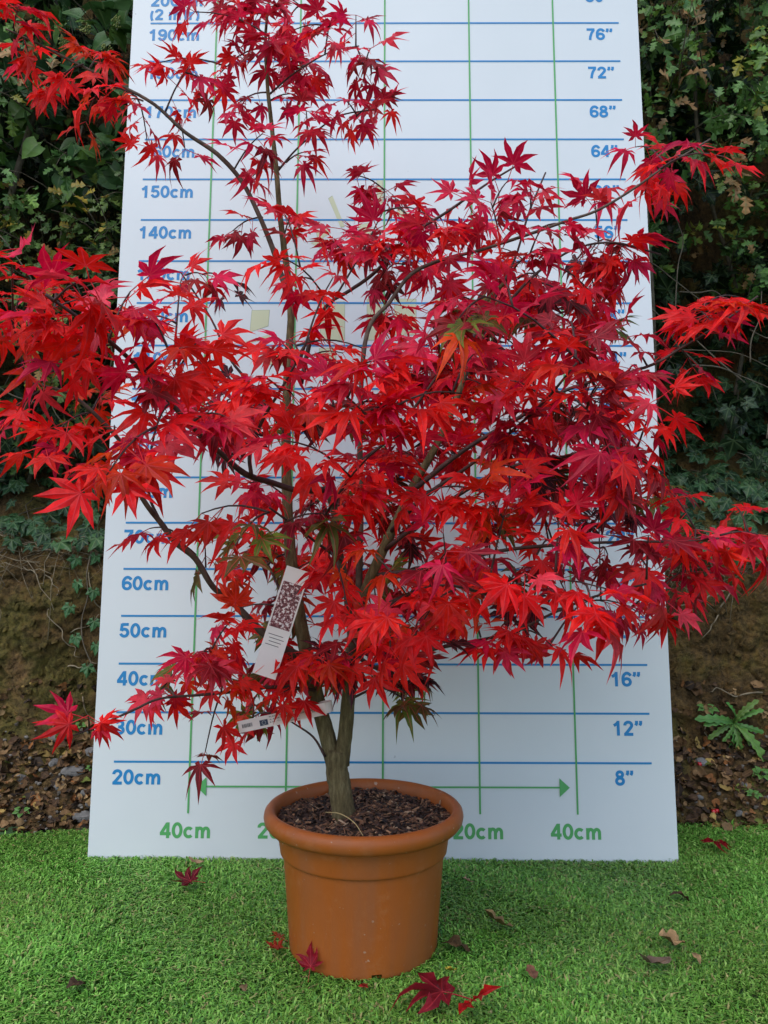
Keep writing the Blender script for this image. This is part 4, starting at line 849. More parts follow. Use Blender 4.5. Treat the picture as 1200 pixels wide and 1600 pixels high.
n3 = noise_tex(nt, 180, 4); bump(nt, b, n3.outputs['Fac'], .0006, .35)
def lathe(prof, n=96, notch=None):
    V = []; F = []
    for r, z in prof:
        for i in range(n):
            a = 2 * math.pi * i / n; V.append((r * math.cos(a), r * math.sin(a), z))
    for j in range(len(prof) - 1):
        for i in range(n):
            if notch and notch(j, i): continue
            F.append((j * n + i, j * n + (i + 1) % n, (j + 1) * n + (i + 1) % n, (j + 1) * n + i))
    return V, F
notches = {int(96 * a / 360) + k for a in (278, 38, 158) for k in (0, 1)}
body_prof = [(.104, .012), (.112, .009), (.1160, .006), (.1178, .0105), (.1183, .0165), (.1198, .040), (.1245, .100), (.1287, .1545), (.1288, .1562), (.1326, .1568), (.1338, .1582), (.1342, .1615), (.1395, .196), (.1400, .203), (.136, .205), (.128, .155), (.112, .03), (.109, .020)]
V, F = lathe(body_prof, 96, lambda j, i: i in notches and j in (1, 2, 3))
body = link('body', mesh_of('body', V, F, M_POT), pot)
rim_prof = [(.1385, .199), (.1480, .1965), (.1545, .1985), (.1590, .2045), (.1605, .2120), (.1592, .2190), (.1550, .2240), (.1500, .2258), (.1455, .2245), (.1425, .2200), (.1405, .2100), (.1385, .199)]
V, F = lathe(rim_prof, 128); link('rim', mesh_of('rim', V, F, M_POT), pot)
floor_bm = [(.108 * math.cos(k * .1309), .108 * math.sin(k * .1309), .021) for k in range(48)]
link('base', mesh_of('base', floor_bm, [tuple(range(48))], M_POT, False), pot)
SOIL_Z = .206
def soil_h(x, y):
    v = Vector((x * 14, y * 14, 0)); return SOIL_Z + .006 * noise.fractal(v, .8, 2, 4) + .010 * math.exp(-((x - .0) ** 2 + (y + .02) ** 2) / .0016)
V = [(0, 0, soil_h(0, 0))]; F = []
for j in range(1, 25):
    for i in range(72):
        a = 2 * math.pi * i / 72; r = .1412 * j / 24; x, y = r * math.cos(a), r * math.sin(a); V.append((x, y, soil_h(x, y)))
for i in range(72): F.append((0, 1 + i, 1 + (i + 1) % 72))
for j in range(23):
    for i in range(72): F.append((1 + j * 72 + i, 1 + (j + 1) * 72 + i, 1 + (j + 1) * 72 + (i + 1) % 72, 1 + j * 72 + (i + 1) % 72))
M_SOIL = noisy('compost', [(.3, (.010, .006, .004)), (.55, (.030, .017, .010)), (.75, (.07, .038, .02))], 90, .9, 140, .006)
soil = link('compost', mesh_of('compost', V, F, M_SOIL), pot)
def bark_chips(n=1900):
    rg = np.random.RandomState(8); VV = []; TT = []; TI = []; k = 0
    cols = np.array([(.035, .016, .009), (.085, .038, .018), (.16, .075, .034), (.27, .14, .065), (.018, .010, .007), (.32, .21, .12)])
    box = np.array([(-1, -1, -1), (1, -1, -1), (1, 1, -1), (-1, 1, -1), (-.8, -.7, 1), (.9, -.8, 1), (.7, .9, 1), (-.9, .7, 1)], float)
    bt = tris([(0, 3, 2, 1), (4, 5, 6, 7), (0, 1, 5, 4), (1, 2, 6, 5), (2, 3, 7, 6), (3, 0, 4, 7)])
    for _ in range(n):
        r = .137 * math.sqrt(rg.rand()); a = rg.uniform(0, 6.283); x, y = r * math.cos(a), r * math.sin(a)
        s = np.array((rg.uniform(.002, .0095), rg.uniform(.0009, .0024), rg.uniform(.0004, .0011)))
        M = frame((math.cos(rg.uniform(0, 6.28)), math.sin(rg.uniform(0, 6.28)), rg.normal(0, .3)), (rg.normal(0, .5), rg.normal(0, .5), 1)); M = M[:, [1, 0, 2]]
        VV.append((box * s * (1 + rg.normal(0, .12, box.shape))) @ M.T + (x, y, soil_h(x, y) + rg.uniform(.0005, .004))); TT.append(bt + k); k += 8
        TI.append(np.repeat(cols[rg.choice(6, p=[.3, .26, .2, .1, .1, .04])][None] * rg.uniform(.7, 1.3), 8, 0))
    return fast_mesh('bark_chips', np.concatenate(VV), np.concatenate(TT), M_CHIP, tint=np.concatenate(TI), smooth=False)
M_CHIP, nt, b = new_mat('bark_chip'); nt.links.new(N(nt, 'ShaderNodeAttribute', attribute_name='tint').outputs['Color'], b.inputs['Base Color']); b.inputs['Roughness'].default_value = .75
tag(link('bark_chips', bark_chips(), pot), kind='stuff')
v, f = tube(smooth_path([(-.060, -.030, .222, .0007), (-.035, -.062, .230, .0008), (-.012, -.085, .224, .0008), (.002, -.112, .214, .0006)], 5), 5)
link('straw', mesh_of('straw', v, f, plain('straw', (.42, .31, .13), .7)), pot)
# ---------------------------------------------------------------- the maple
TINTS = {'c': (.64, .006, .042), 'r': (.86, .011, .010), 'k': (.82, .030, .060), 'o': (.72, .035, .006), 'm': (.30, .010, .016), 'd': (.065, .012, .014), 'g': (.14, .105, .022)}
maple = empty('japanese_maple', (POT[0], POT[1], SOIL_Z)); tag(maple, 'young japanese maple with bright red palmate leaves growing in the brown pot', 'maple tree')
ORG = np.array((POT[0], POT[1], SOIL_Z))
for i, (nm, pl) in enumerate(BRANCHES):
    P = [(a - ORG[0], c - ORG[1], d - ORG[2], r) for a, c, d, r in pl]
    if nm == 'trunk': P[0] = (P[0][0], P[0][1], -.02, P[0][3] * 1.25)
    big = P[0][3] > .01
    if not big:
        rj = np.random.RandomState(50 + i); P = [P[0]] + [(a + rj.normal(0, .0035), c + rj.normal(0, .0035), d + rj.normal(0, .0035), r * rj.uniform(.9, 1.12)) for a, c, d, r in P[1:]]
    V, F = tube(smooth_path(P, 5), 12 if big else 7, .035 if big else .02, i)
    mat = M_BARK if big else (M_PALE if P[0][3] > .0055 else M_TWIG)
    link(nm, mesh_of(nm, V, F, mat), maple)
VAR = maple_variants()
VAR = [(v, tris(f), w) for v, f, w in VAR]
def leaf_mesh(name, var, mat):
    return fast_mesh(name, var[0], var[1], mat, {'vein': var[2]})
MAPLE_ME = [leaf_mesh('maple_leaf', v, M_MAPLE_O) for v in VAR]

def make_foliage(parent, origin, leaves, variants, meshes, mat_merged, leaf_name, stuff_name, limit=300):
    """leaves: (org, M, scale, variant, rgb). The ones that show largest become leaf objects, the rest one mesh."""
    O = np.array([l[0] for l in leaves]); S = np.array([l[2] for l in leaves])
    x, y, d = to_view(O); inside = (np.abs(x) < .50) & (np.abs(y) < .66) & (d > .1)
    r = S / d; score = np.where(inside, r * r, 0)
    cover = np.zeros(len(leaves))
    for i in range(len(leaves)):
        near = (np.abs(x - x[i]) < r) & (np.abs(y - y[i]) < r) & (d < d[i] - .004); cover[i] = near.sum()
    score = score / (1 + .8 * cover)
    order = np.argsort(-score); chosen = set(int(k) for k in order[:limit] if score[k] > 0)
    VV = []; TT = []; WW = []; TI = []; k = 0
    for i, (o, M, s, v, rgb) in enumerate(leaves):
        if i in chosen:
            ob = link(leaf_name, meshes[v], parent); place(ob, o - origin, M, s); ob.color = (*rgb, 1)
        else:
            vv, tt, ww = variants[v]
            VV.append((vv * s) @ M.T + (o - origin)); TT.append(tt + k); k += len(vv); WW.append(ww); TI.append(np.repeat(np.array(rgb)[None], len(vv), 0))
    if VV:
        tag(link(stuff_name, fast_mesh(stuff_name, np.concatenate(VV), np.concatenate(TT), mat_merged, {'vein': np.concatenate(WW)}, np.concatenate(TI)), parent), kind='stuff')

leaves = []; more_twigs = []
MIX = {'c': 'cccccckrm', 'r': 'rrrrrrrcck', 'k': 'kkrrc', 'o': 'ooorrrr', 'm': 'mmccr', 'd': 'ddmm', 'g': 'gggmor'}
maple_twigs = []
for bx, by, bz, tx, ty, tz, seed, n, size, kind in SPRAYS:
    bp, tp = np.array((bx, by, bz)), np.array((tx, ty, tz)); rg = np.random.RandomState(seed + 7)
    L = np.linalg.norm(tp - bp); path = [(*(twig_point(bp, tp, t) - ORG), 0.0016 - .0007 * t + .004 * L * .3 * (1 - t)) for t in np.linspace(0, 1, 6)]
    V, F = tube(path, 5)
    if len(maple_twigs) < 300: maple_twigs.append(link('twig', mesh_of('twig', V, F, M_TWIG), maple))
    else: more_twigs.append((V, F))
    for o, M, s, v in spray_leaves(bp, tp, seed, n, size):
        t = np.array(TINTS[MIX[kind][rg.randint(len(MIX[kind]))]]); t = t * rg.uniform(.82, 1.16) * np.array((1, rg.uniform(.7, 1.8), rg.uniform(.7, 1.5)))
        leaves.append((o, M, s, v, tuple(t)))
if more_twigs:
    V, F = join_shapes(more_twigs); tag(link('twigs', mesh_of('twigs', V, F, M_TWIG), maple), kind='stuff')
make_foliage(maple, ORG, leaves, VAR, MAPLE_ME, M_MAPLE_M, 'leaf', 'foliage')

# ---------------------------------------------------------------- the two labels on the maple
M_CARD, nt, b = new_mat('label_card'); b.inputs['Base Color'].default_value = (.82, .80, .76, 1); b.inputs['Roughness'].default_value = .35
M_PINK = plain('passport_card', (.74, .60, .55), .45); M_INK = plain('black_ink', (.02, .02, .025), .5)
def slab(name, corners, thick, mat, parent, bend=0.0, n=8):
    """Thin bent card between its left end (lower, upper) and right end (lower, upper)."""
    a, b_, c, d = [np.array(p, float) for p in corners]; nrm = unit(np.cross(b_ - a, d - a)); V = []; F = []
    for i in range(n + 1):
        t = i / n
        for p in (a * (1 - t) + b_ * t, d * (1 - t) + c * t):
            q = p + nrm * bend * math.sin(math.pi * t); V += [q + nrm * thick / 2, q - nrm * thick / 2]
    for i in range(n):
        k = 4 * i
        F += [(k, k + 4, k + 6, k + 2), (k + 1, k + 3, k + 7, k + 5), (k, k + 1, k + 5, k + 4), (k + 2, k + 6, k + 7, k + 3)]
    F += [(0, 2, 3, 1), (4 * n, 4 * n + 1, 4 * n + 3, 4 * n + 2)]
    return link(name, mesh_of(name, V, F, mat, False), parent)
# plant passport strip, looped round the stem
PX, PY, PZ = -.222, -.388, .349
passport = empty('passport_label', (PX, PY, PZ)); passport.rotation_euler = (0, -math.radians(12.2), 0)
tag(passport, 'pale pink printed plant passport strip looped round the maple stem', 'plant label')
slab('strip', [(0, 0, 0), (.140, 0, 0), (.140, 0, .0185), (0, 0, .0185)], .0006, M_PINK, passport)
V, F = [], []
for k in range(15):
    a = math.radians(-90 + 250 * k / 14); q = (.138 + .013 * math.cos(a) * .9, .014 + .0135 * math.sin(a)); V += [(q[0], q[1], .0015), (q[0], q[1], .0175)]
    if k: F.append((2 * k - 2, 2 * k, 2 * k + 1, 2 * k - 1))
link('loop', mesh_of('loop', V, F, M_PINK), passport)
LIFT = .0008
rgb_ = random.Random(6); x = .006
while x < .022:
    w = rgb_.choice((.0003, .0005, .0008)); me = mesh_of('barcode_bar', [(x, -LIFT, .0065), (x + w, -LIFT, .0065), (x + w, -LIFT, .0125), (x, -LIFT, .0125)], [(0, 1, 2, 3)], M_INK, False); link('barcode_bar', me, passport); x += w + rgb_.choice((.0004, .0007))
M_FLAG = plain('flag_blue', (.03, .035, .07), .5); M_STAR = plain('star_pale', (.45, .42, .40), .5)
flag = link('flag', mesh_of('flag', [(.034, -LIFT, .0040), (.047, -LIFT, .0040), (.047, -LIFT, .0128), (.034, -LIFT, .0128)], [(0, 1, 2, 3)], M_FLAG, False), passport)
for k in range(12):
    a = k * math.pi / 6; cx, cz = .0405 + .0029 * math.cos(a), .0084 + .0029 * math.sin(a)
    st = [(cx + (.0008 if q % 2 == 0 else .00034) * math.sin(q * math.pi / 5), -LIFT - .0003, cz + (.0008 if q % 2 == 0 else .00034) * math.cos(q * math.pi / 5)) for q in range(10)]
    link('star', mesh_of('star', st, [tuple(range(10))[::-1]], M_STAR, False), flag)
for txt, u, v, cap, w in (('PLANT PASSPORT', .0500, .0142, .0021, .040), ('A. ACER PALMATUM ATROPURPUREUM', .0500, .0100, .0022, .078), ('B. NL - 12 - 04', .0500, .0058, .0021, .022), ('C. NL  No.1', .0775, .0058, .0021, .020), ('D. NL', .113, .0075, .0021, .010), ('acer palmatum', .0750, .0026, .0013, .022)):
    print_text('lettering', txt, u, v, cap, M_INK, LIFT, passport, bold=.012, width=w)
# picture label, hanging slantwise
picture = empty('picture_label', (-.1845, -.392, .438)); picture.rotation_euler = (0, math.radians(17.5), 0)
tag(picture, 'slanting white card label with a dark red leaf picture hanging in the maple', 'plant label')
slab('card', [(-.019, 0, 0), (.019, 0, 0), (.019, 0, .176), (-.019, 0, .176)], .0007, M_CARD, picture)
M_PIC, nt, b = new_mat('leaf_picture')
vo = N(nt, 'ShaderNodeTexVoronoi'); vo.inputs['Scale'].default_value = 260; tc = N(nt, 'ShaderNodeTexCoord'); nt.links.new(tc.outputs['Object'], vo.inputs['Vector'])
n = noise_tex(nt, 210, 6, .7); r = ramp(nt, n.outputs['Fac'], [(.38, (.045, .010, .018)), (.47, (.16, .03, .04)), (.53, (.30, .10, .11)), (.57, (.80, .77, .75))]); nt.links.new(r.outputs[0], b.inputs['Base Color']); b.inputs['Roughness'].default_value = .3
link('photo', mesh_of('photo', [(-.0165, -LIFT, .078), (.0165, -LIFT, .078), (.0165, -LIFT, .152), (-.0165, -LIFT, .152)], [(0, 1, 2, 3)], M_PIC, False), picture)
for k, (a, c) in enumerate(((.0, .0245), (.003, .024), (.004, .020), (0, .022))):
    u = -.014 + a; link('print_line', mesh_of('print_line', [(u, -LIFT, .066 - k * .0055), (u + c, -LIFT, .066 - k * .0055), (u + c, -LIFT, .0669 - k * .0055), (u, -LIFT, .0669 - k * .0055)], [(0, 1, 2, 3)], M_INK, False), picture)
v, f = tube([(.0, .0, .172, .0007), (.012, .012, .188, .0007), (.028, .030, .180, .0007)], 5); link('tie', mesh_of('tie', v, f, M_CARD), picture)

# ---------------------------------------------------------------- fallen leaves on the turf
def fallen(name, label, cat, me, x, y, z, s, rot, tilt, rgb, group=None):
    o = link(name, me); o.location = (x, y, z); o.scale = (s, s, s); o.rotation_euler = (tilt[0], tilt[1], math.radians(rot)); o.color = (*rgb, 1)
    tag(o, label, cat, group); return o
CURL = []
for s in range(4):
    sp = .7; v, f, w = palmate(900 + s, [-2.1, -sp * 2, -sp, 0, sp, sp * 2, 2.1], [.45, .8, .95, 1.05, .95, .8, .42], .40, .14, -.35 if s % 2 else .25, .5, 2.2, .7)
    CURL.append(leaf_mesh('fallen_maple_leaf', (v, tris(f), w), M_MAPLE_O))
FG = 'fallen leaves on the turf'
fallen('fallen_maple_leaf', 'big dark red maple leaf fallen on the turf in front of the pot', 'leaf', CURL[2], .085, -.526, .031, .068, 75, (.22, .05, 0), (.26, .012, .022), FG)
fallen('fallen_maple_leaf', 'bright red curled maple leaf touching a bigger dark red one on turf', 'leaf', CURL[0], .124, -.552, .034, .046, -150, (.7, .3, 0), (.50, .012, .012), FG)
fallen('fallen_maple_leaf', 'dark crimson maple leaf on the turf under the 40cm green figure', 'leaf', CURL[3], -.352, -.150, .028, .042, 75, (.1, -.1, 0), (.16, .010, .018), FG)
fallen('fallen_maple_leaf', 'dark red maple leaf lying at the back edge of the turf past the board', 'leaf', CURL[2], .705, .068, .027, .042, 150, (.25, 0, 0), (.28, .008, .014), FG)
fallen('fallen_maple_leaf', 'deep red folded maple leaf leaning against the foot of the pot', 'leaf', CURL[1], -.103, -.447, .024, .030, -20, (.9, -.2, 0), (.27, .008, .02), FG)
fallen('fallen_maple_leaf', 'small orange maple leaf beside the pot, upper of a pair', 'leaf', CURL[0], -.160, -.352, .022, .022, 60, (.3, .2, 0), (.50, .085, .03), FG)
fallen('fallen_maple_leaf', 'small orange red maple leaf beside the pot, lower of a pair', 'leaf', CURL[3], -.158, -.383, .020, .024, 85, (.1, .1, 0), (.42, .045, .02), FG)
fallen('fallen_maple_leaf', 'tiny red maple leaf scrap on the turf before the slot in the pot', 'leaf', CURL[2], -.022, -.489, .018, .013, 10, (.2, .1, 0), (.36, .015, .012), FG)
DRY = []
def ovate(seed, wid, curl):
    rg = np.random.RandomState(seed); V = []; W = []; F = []
    n = 7
    for i in range(n):
        t = i / (n - 1); h = wid * math.sin(math.pi * (t * .92 + .04)) ** .8 * rg.uniform(.75, 1.2)
        z = curl * (t - .5) ** 2 + rg.normal(0, .02)
        V += [(-h, t, z + rg.uniform(.1, .9) * h), (0, t, z), (h, t, z + rg.uniform(-.2, .7) * h)]; W += [0, 1, 0]
        if i:
            k = 3 * i; F += [(k - 3, k - 2, k + 1, k), (k - 2, k - 1, k + 2, k + 1)]
    V = np.array(V); V[:, 1] -= .5
    return V, tris(F), np.array(W, float)
DRYV = [ovate(s, w, c) for s, w, c in ((1, .36, .5), (2, .42, -.4), (3, .30, .9), (4, .46, .2), (5, .36, -.8))]
DRY = [leaf_mesh('dry_leaf', v, M_DRY_O) for v in DRYV]
for i, (lab, x, y, s, rot, rgb) in enumerate((
        ('tan dry leaf curled on the turf behind the dark brown leaf by the pot', .192, -.297, .052, 60, (.24, .15, .06)),
        ('dark brown crumpled dry leaf on the turf close to the pot side', .118, -.375, .046, 80, (.10, .06, .025)),
        ('grey brown dry leaf on the turf, largest of the dry leaves', .405, -.429, .055, 100, (.16, .11, .075)),
        ('pale tan dry leaf on the turf behind the largest grey brown one', .458, -.358, .040, 80, (.32, .20, .09)),
        ('tan curled leaf scrap on the turf beyond the largest grey brown one', .476, -.405, .026, 30, (.30, .18, .08)),
        ('small reddish brown leaf scrap on the turf between pot and grey leaf', .219, -.460, .026, 10, (.16, .07, .04)),
        ('dark brown dry scrap on the turf at the far corner from the weeds', -.429, -.493, .030, 140, (.05, .03, .018)),
        ('tan dry leaf tucked under the bottom edge of the white board', -.369, -.045, .032, 80, (.28, .18, .10)),
        ('tiny yellow leaf scrap on the turf in front of the pot', .103, -.452, .018, 120, (.50, .38, .05)),
        ('brown flat scrap on the turf under the 8 inch mark', .533, -.187, .036, 90, (.10, .05, .03)),
        ('small tan scrap on the turf just behind the pot', .160, -.130, .020, 70, (.30, .18, .10)),
        ('tiny rusty scrap on the turf before the fallen crimson leaf', -.192, -.500, .014, 30, (.12, .08, .04)))):
    fallen('dry_leaf', lab, 'leaf', DRY[i % 5], x, y, .022, s, rot, (.25, .2 - .1 * (i % 4), 0), tuple(1.3 * q for q in rgb), FG)
# ---------------------------------------------------------------- hedge plants behind the board
def hawthorn(seed):
    rg = np.random.RandomState(seed)
    mid = [0, .22, .42, .62, .82, 1.05]; out = [(.04, .05), (.40, .34), (.15, .40), (.42, .66), (.15, .70), (.24, .95)]
    V = [(0, -.35, .02), (0, 0, 0)]; W = [1, 1]; F = []
    ml = [1]
    for m in mid[1:]: V.append((0, m, -.18 * m * m)); W.append(1); ml.append(len(V) - 1)
    for sgn in (-1, 1):
        ed = []
        for x, y in out: x *= rg.uniform(.8, 1.15); V.append((sgn * x, y + rg.normal(0, .02), -.18 * y * y + abs(x) * .35 + rg.normal(0, .03))); W.append(0); ed.append(len(V) - 1)
        seq = [(ml[0], ed[0], ed[1]), (ml[0], ed[1], ml[1]), (ml[1], ed[1], ed[2]), (ml[1], ed[2], ml[2]), (ml[2], ed[2], ed[3]), (ml[2], ed[3], ml[3]), (ml[3], ed[3], ed[4]), (ml[3], ed[4], ml[4]), (ml[4], ed[4], ed[5]), (ml[4], ed[5], ml[5])]
        F += seq if sgn > 0 else [t[::-1] for t in seq]
    V += [(-.015, -.35, .02), (.015, -.35, .02)]; W += [1, 1]; F.append((1, len(V) - 2, len(V) - 1))
    return np.array(V), np.array(F, np.int32), np.array(W, float)
HAW = [hawthorn(s) for s in range(5)]; HAW_ME = [leaf_mesh('hawthorn_leaf', v, M_GREEN_O) for v in HAW]
IVY = []
for s in range(6):
    v, f, w = palmate(700 + s, [-1.95, -1.0, 0, 1.0, 1.95], [.55, .82, 1.05, .82, .55], .66, .30, .10 + .05 * (s % 3), .12, .6, .5); IVY.append((v, tris(f), w))
IVY_ME = [leaf_mesh('ivy_leaf', v, M_GREEN_O) for v in IVY]
def heart(seed):
    rg = np.random.RandomState(seed); V = []; W = []; F = []; pr = [(-.42, .004), (-.2, .01), (-.02, .10), (.02, .40), (.25, .48), (.5, .40), (.75, .20), (1.0, .01)]
    for i, (y, h) in enumerate(pr):
        z = -.25 * max(y, 0) ** 2; V += [(-h, y - (.12 if i == 3 else 0), z + .3 * h), (0, y, z), (h, y - (.12 if i == 3 else 0), z + .3 * h)]; W += [0 if i > 1 else 1, 1, 0 if i > 1 else 1]
        if i: k = 3 * i; F += [(k - 3, k - 2, k + 1, k), (k - 2, k - 1, k + 2, k + 1)]
    V = np.array(V) * (1, 1, 1) + rg.normal(0, .012, (len(V), 3)); return V, tris(F), np.array(W, float)
HRT = [heart(s) for s in range(4)]; HRT_ME = [leaf_mesh('ivy_leaf', v, M_GREEN_O) for v in HRT]

def shoots(rg, count, xr, zr, front, back, leaf_n, size, cols, variants, length=(.10, .24), keep=None, face=(0, -.8, .55)):
    """Shoots through a hedge volume, each with leaves round it. front(x, z) is the depth of the hedge face."""
    lv = []; tw = []
    for _ in range(count):
        x = rg.uniform(*xr); z = rg.uniform(*zr)
        if keep and not keep(x, z, rg): continue
        y = front(x, z) + back * rg.rand() ** 1.6
        tip = np.array((x, y, z)); L = rg.uniform(*length)
        d = unit((rg.normal(0, .5), -.75, rg.normal(.1, .45))); base = tip - d * L + np.array((0, 0, -.03))
        tw.append([(*(base * (1 - t) + tip * t + np.array((0, 0, .12 * L * math.sin(3.14 * t)))), .0022 - .0014 * t) for t in (0, .33, .66, 1)])
        tone = cols[rg.choice(len(cols))]
        for k in range(rg.randint(*leaf_n)):
            t = rg.uniform(.15, 1.02); p = base * (1 - t) + tip * t; go = unit(rg.normal(0, 1, 3) + d * .6)
            org = p + go * size * rg.uniform(.3, 1.1)
            mid = unit(go + np.array((0, -.1, -.35)) + rg.normal(0, .3, 3)); M = frame(mid, np.array(face) + rg.normal(0, .45, 3) + go * .2)
            c = np.array(tone[rg.randint(len(tone))]) * rg.uniform(.75, 1.45)
            lv.append((org, M, size * rg.uniform(.6, 1.2), rg.randint(variants), tuple(c)))
    return lv, tw
def add_twigs(parent, origin, tw, mat, sides=4):
    sh = []
    for p in tw: sh.append(tube([(a - origin[0], c - origin[1], d - origin[2], r) for a, c, d, r in p], sides))
    V, F = join_shapes(sh); tag(link('twigs', mesh_of('twigs', V, F, mat), parent), kind='stuff')
def add_stem(parent, origin, pts, name='stem'):
    V, F = tube(smooth_path([(a - origin[0], c - origin[1], d - origin[2], r) for a, c, d, r in pts], 5), 7, .06, 3); return link(name, mesh_of(name, V, F, M_HEDGETWIG), parent)
GREENS = [[(.095, .195, .030), (.12, .23, .04), (.16, .28, .045)], [(.06, .14, .03), (.08, .17, .038)], [(.17, .27, .04), (.10, .20, .04), (.28, .26, .035)], [(.085, .17, .04), (.09, .18, .04), (.26, .14, .05), (.30, .17, .07)]]
DARKG = [[(.036, .088, .022), (.055, .12, .032)], [(.026, .068, .018), (.042, .10, .028), (.09, .17, .03)]]
SHADED_IVY = [[(.016, .034, .014), (.022, .045, .018)], [(.012, .028, .012), (.02, .04, .015)]]  # ivy green lowered further, shade of the hollow put into the leaf colour
YELL = [[(.10, .16, .025), (.07, .12, .025), (.28, .24, .03)], [(.30, .22, .03), (.08, .13, .03), (.10, .15, .03)], [(.06, .11, .025), (.05, .09, .02)], [(.22, .12, .035), (.09, .14, .03)]]

def bush(name, label, org, lv, tw, stems, variants, meshes, leaf_name='leaf', cat='bush', limit=300):
    e = empty(name, org); tag(e, label, cat); o = np.array(org)
    if tw: add_twigs(e, o, tw, M_HEDGETWIG)
    for s in stems: add_stem(e, o, s)
    make_foliage(e, o, lv, variants, meshes, M_GREEN_M, leaf_name, 'foliage', limit)
    return e
rg = np.random.RandomState(21)
# hawthorn above the right hand end of the bank
fr = lambda x, z: .40 + .10 * math.sin(x * 7 + z * 3) + .06 * math.sin(z * 11 + x * 2) + max(0, 1.75 - z) * .35
kp = lambda x, z, rg: z > 1.52 + .12 * math.sin(x * 8) or (x > .95 and rg.rand() < .16)
lv, tw = shoots(rg, 720, (.45, 2.1), (1.22, 3.0), fr, .55, (10, 16), .041, GREENS, 5, keep=kp)  # shoots above the view are added to shade the hollow below
st = [[(1.15, 1.1, .95, .009), (1.2, 1.0, 1.4, .007), (1.0, .85, 2.0, .006), (.95, .6, 2.7, .004)], [(1.4, 1.1, .95, .009), (1.5, .95, 1.5, .007), (1.5, .6, 2.3, .004)], [(.85, .85, .85, .012), (.8, .72, 1.5, .008), (.7, .6, 2.4, .004)]]
bush('hawthorn_bush', 'green hawthorn bush overhanging the bank beside the inch figures of the board', (1.15, .85, .85), lv, tw, st, HAW, HAW_ME)
# hawthorn with yellowing leaves beside the centimetre figures
fl = lambda x, z: .36 + .08 * math.sin(x * 6 + z * 5) + .05 * math.sin(z * 13)
kp = lambda x, z, rg: rg.rand() < (.9 if 1.05 < z < 1.64 else .4)
lv, tw = shoots(rg, 270, (-1.9, -.60), (.98, 1.66), fl, .35, (8, 13), .036, YELL, 5, keep=kp)
lv2, tw2 = shoots(rg, 90, (-2.0, -.90), (1.62, 2.1), fl, .2, (9, 13), .036, GREENS, 5)
st = [[(-1.1, .8, .85, .008), (-1.0, .74, 1.2, .005), (-.98, .70, 1.55, .004), (-.9, .65, 1.9, .003)], [(-1.15, .8, .85, .010), (-.98, .56, 1.12, .006), (-.80, .5, 1.32, .003)]]
bush('hawthorn_bush', 'hawthorn bush with yellowing leaves beside the centimetre figures of the board', (-1.1, .8, .85), lv + lv2, tw + tw2, st, HAW, HAW_ME)
# old ivy with big glossy leaves over it
fi = lambda x, z: .46 + .10 * math.sin(x * 5 + z * 4)
lv, tw = shoots(rg, 330, (-2.1, -.35), (1.74, 3.0), fi, .6, (6, 11), .060, DARKG, 4, (.14, .30))
iv = bush('ivy_climber', 'dark glossy climbing ivy with round flower buds above the yellowing hawthorn', (-1.3, .9, .9), lv, tw, [[(-1.3, .9, .9, .016), (-1.2, .75, 1.5, .012), (-1.0, .66, 2.2, .008), (-.95, .6, 2.8, .004)]], HRT, HRT_ME, cat='ivy', limit=150)
M_BUD = noisy('ivy_bud', [(.3, (.16, .19, .05)), (.7, (.30, .32, .10))], 120, .7)
def umbel(p, R, seed):
    rg = np.random.RandomState(seed); sh = []
    for k in range(22):
        d = unit(rg.normal(0, 1, 3)); c = d * R
        sh.append(tube([(0, 0, 0, .0005), (*c, .0006)], 3))
        s = .0032; oc = [(s, 0, 0), (-s, 0, 0), (0, s, 0), (0, -s, 0), (0, 0, s), (0, 0, -s)]
        sh.append(([np.array(q) + c for q in oc], [(0, 2, 4), (2, 1, 4), (1, 3, 4), (3, 0, 4), (2, 0, 5), (1, 2, 5), (3, 1, 5), (0, 3, 5)]))
    V, F = join_shapes(sh); o = link('flower_head', mesh_of('flower_head', V, F, M_BUD), iv); o.location = np.array(p) - np.array((-1.3, .9, .9))
for k, p in enumerate(((-.80, .40, 2.03), (-.86, .41, 2.0), (-.70, .36, 2.02), (-.74, .40, 1.97), (-.92, .42, 2.06), (-.66, .40, 1.96))): umbel(p, .014, k)

# ivy hedge filling the hollow behind, its shade put into the leaf colours
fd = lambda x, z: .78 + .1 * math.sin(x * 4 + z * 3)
lv, tw = shoots(rg, 1500, (-2.6, 2.6), (.80, 3.2), fd, .40, (7, 11), .056, SHADED_IVY, 6, (.15, .3))
bush('ivy_hedge', 'dense ivy hedge coloured darker for the shade of the hollow behind the white board', (0, 1.1, .95), lv, tw, [[(-.6, 1.1, .95, .02), (-.5, .98, 1.6, .014), (-.3, .9, 2.6, .006)], [(.7, 1.1, .95, .02), (.6, .98, 1.6, .014), (.8, .9, 2.6, .006)], [(1.6, 1.1, .95, .02), (1.5, .98, 1.8, .01)]], IVY, IVY_ME, cat='hedge', limit=200)

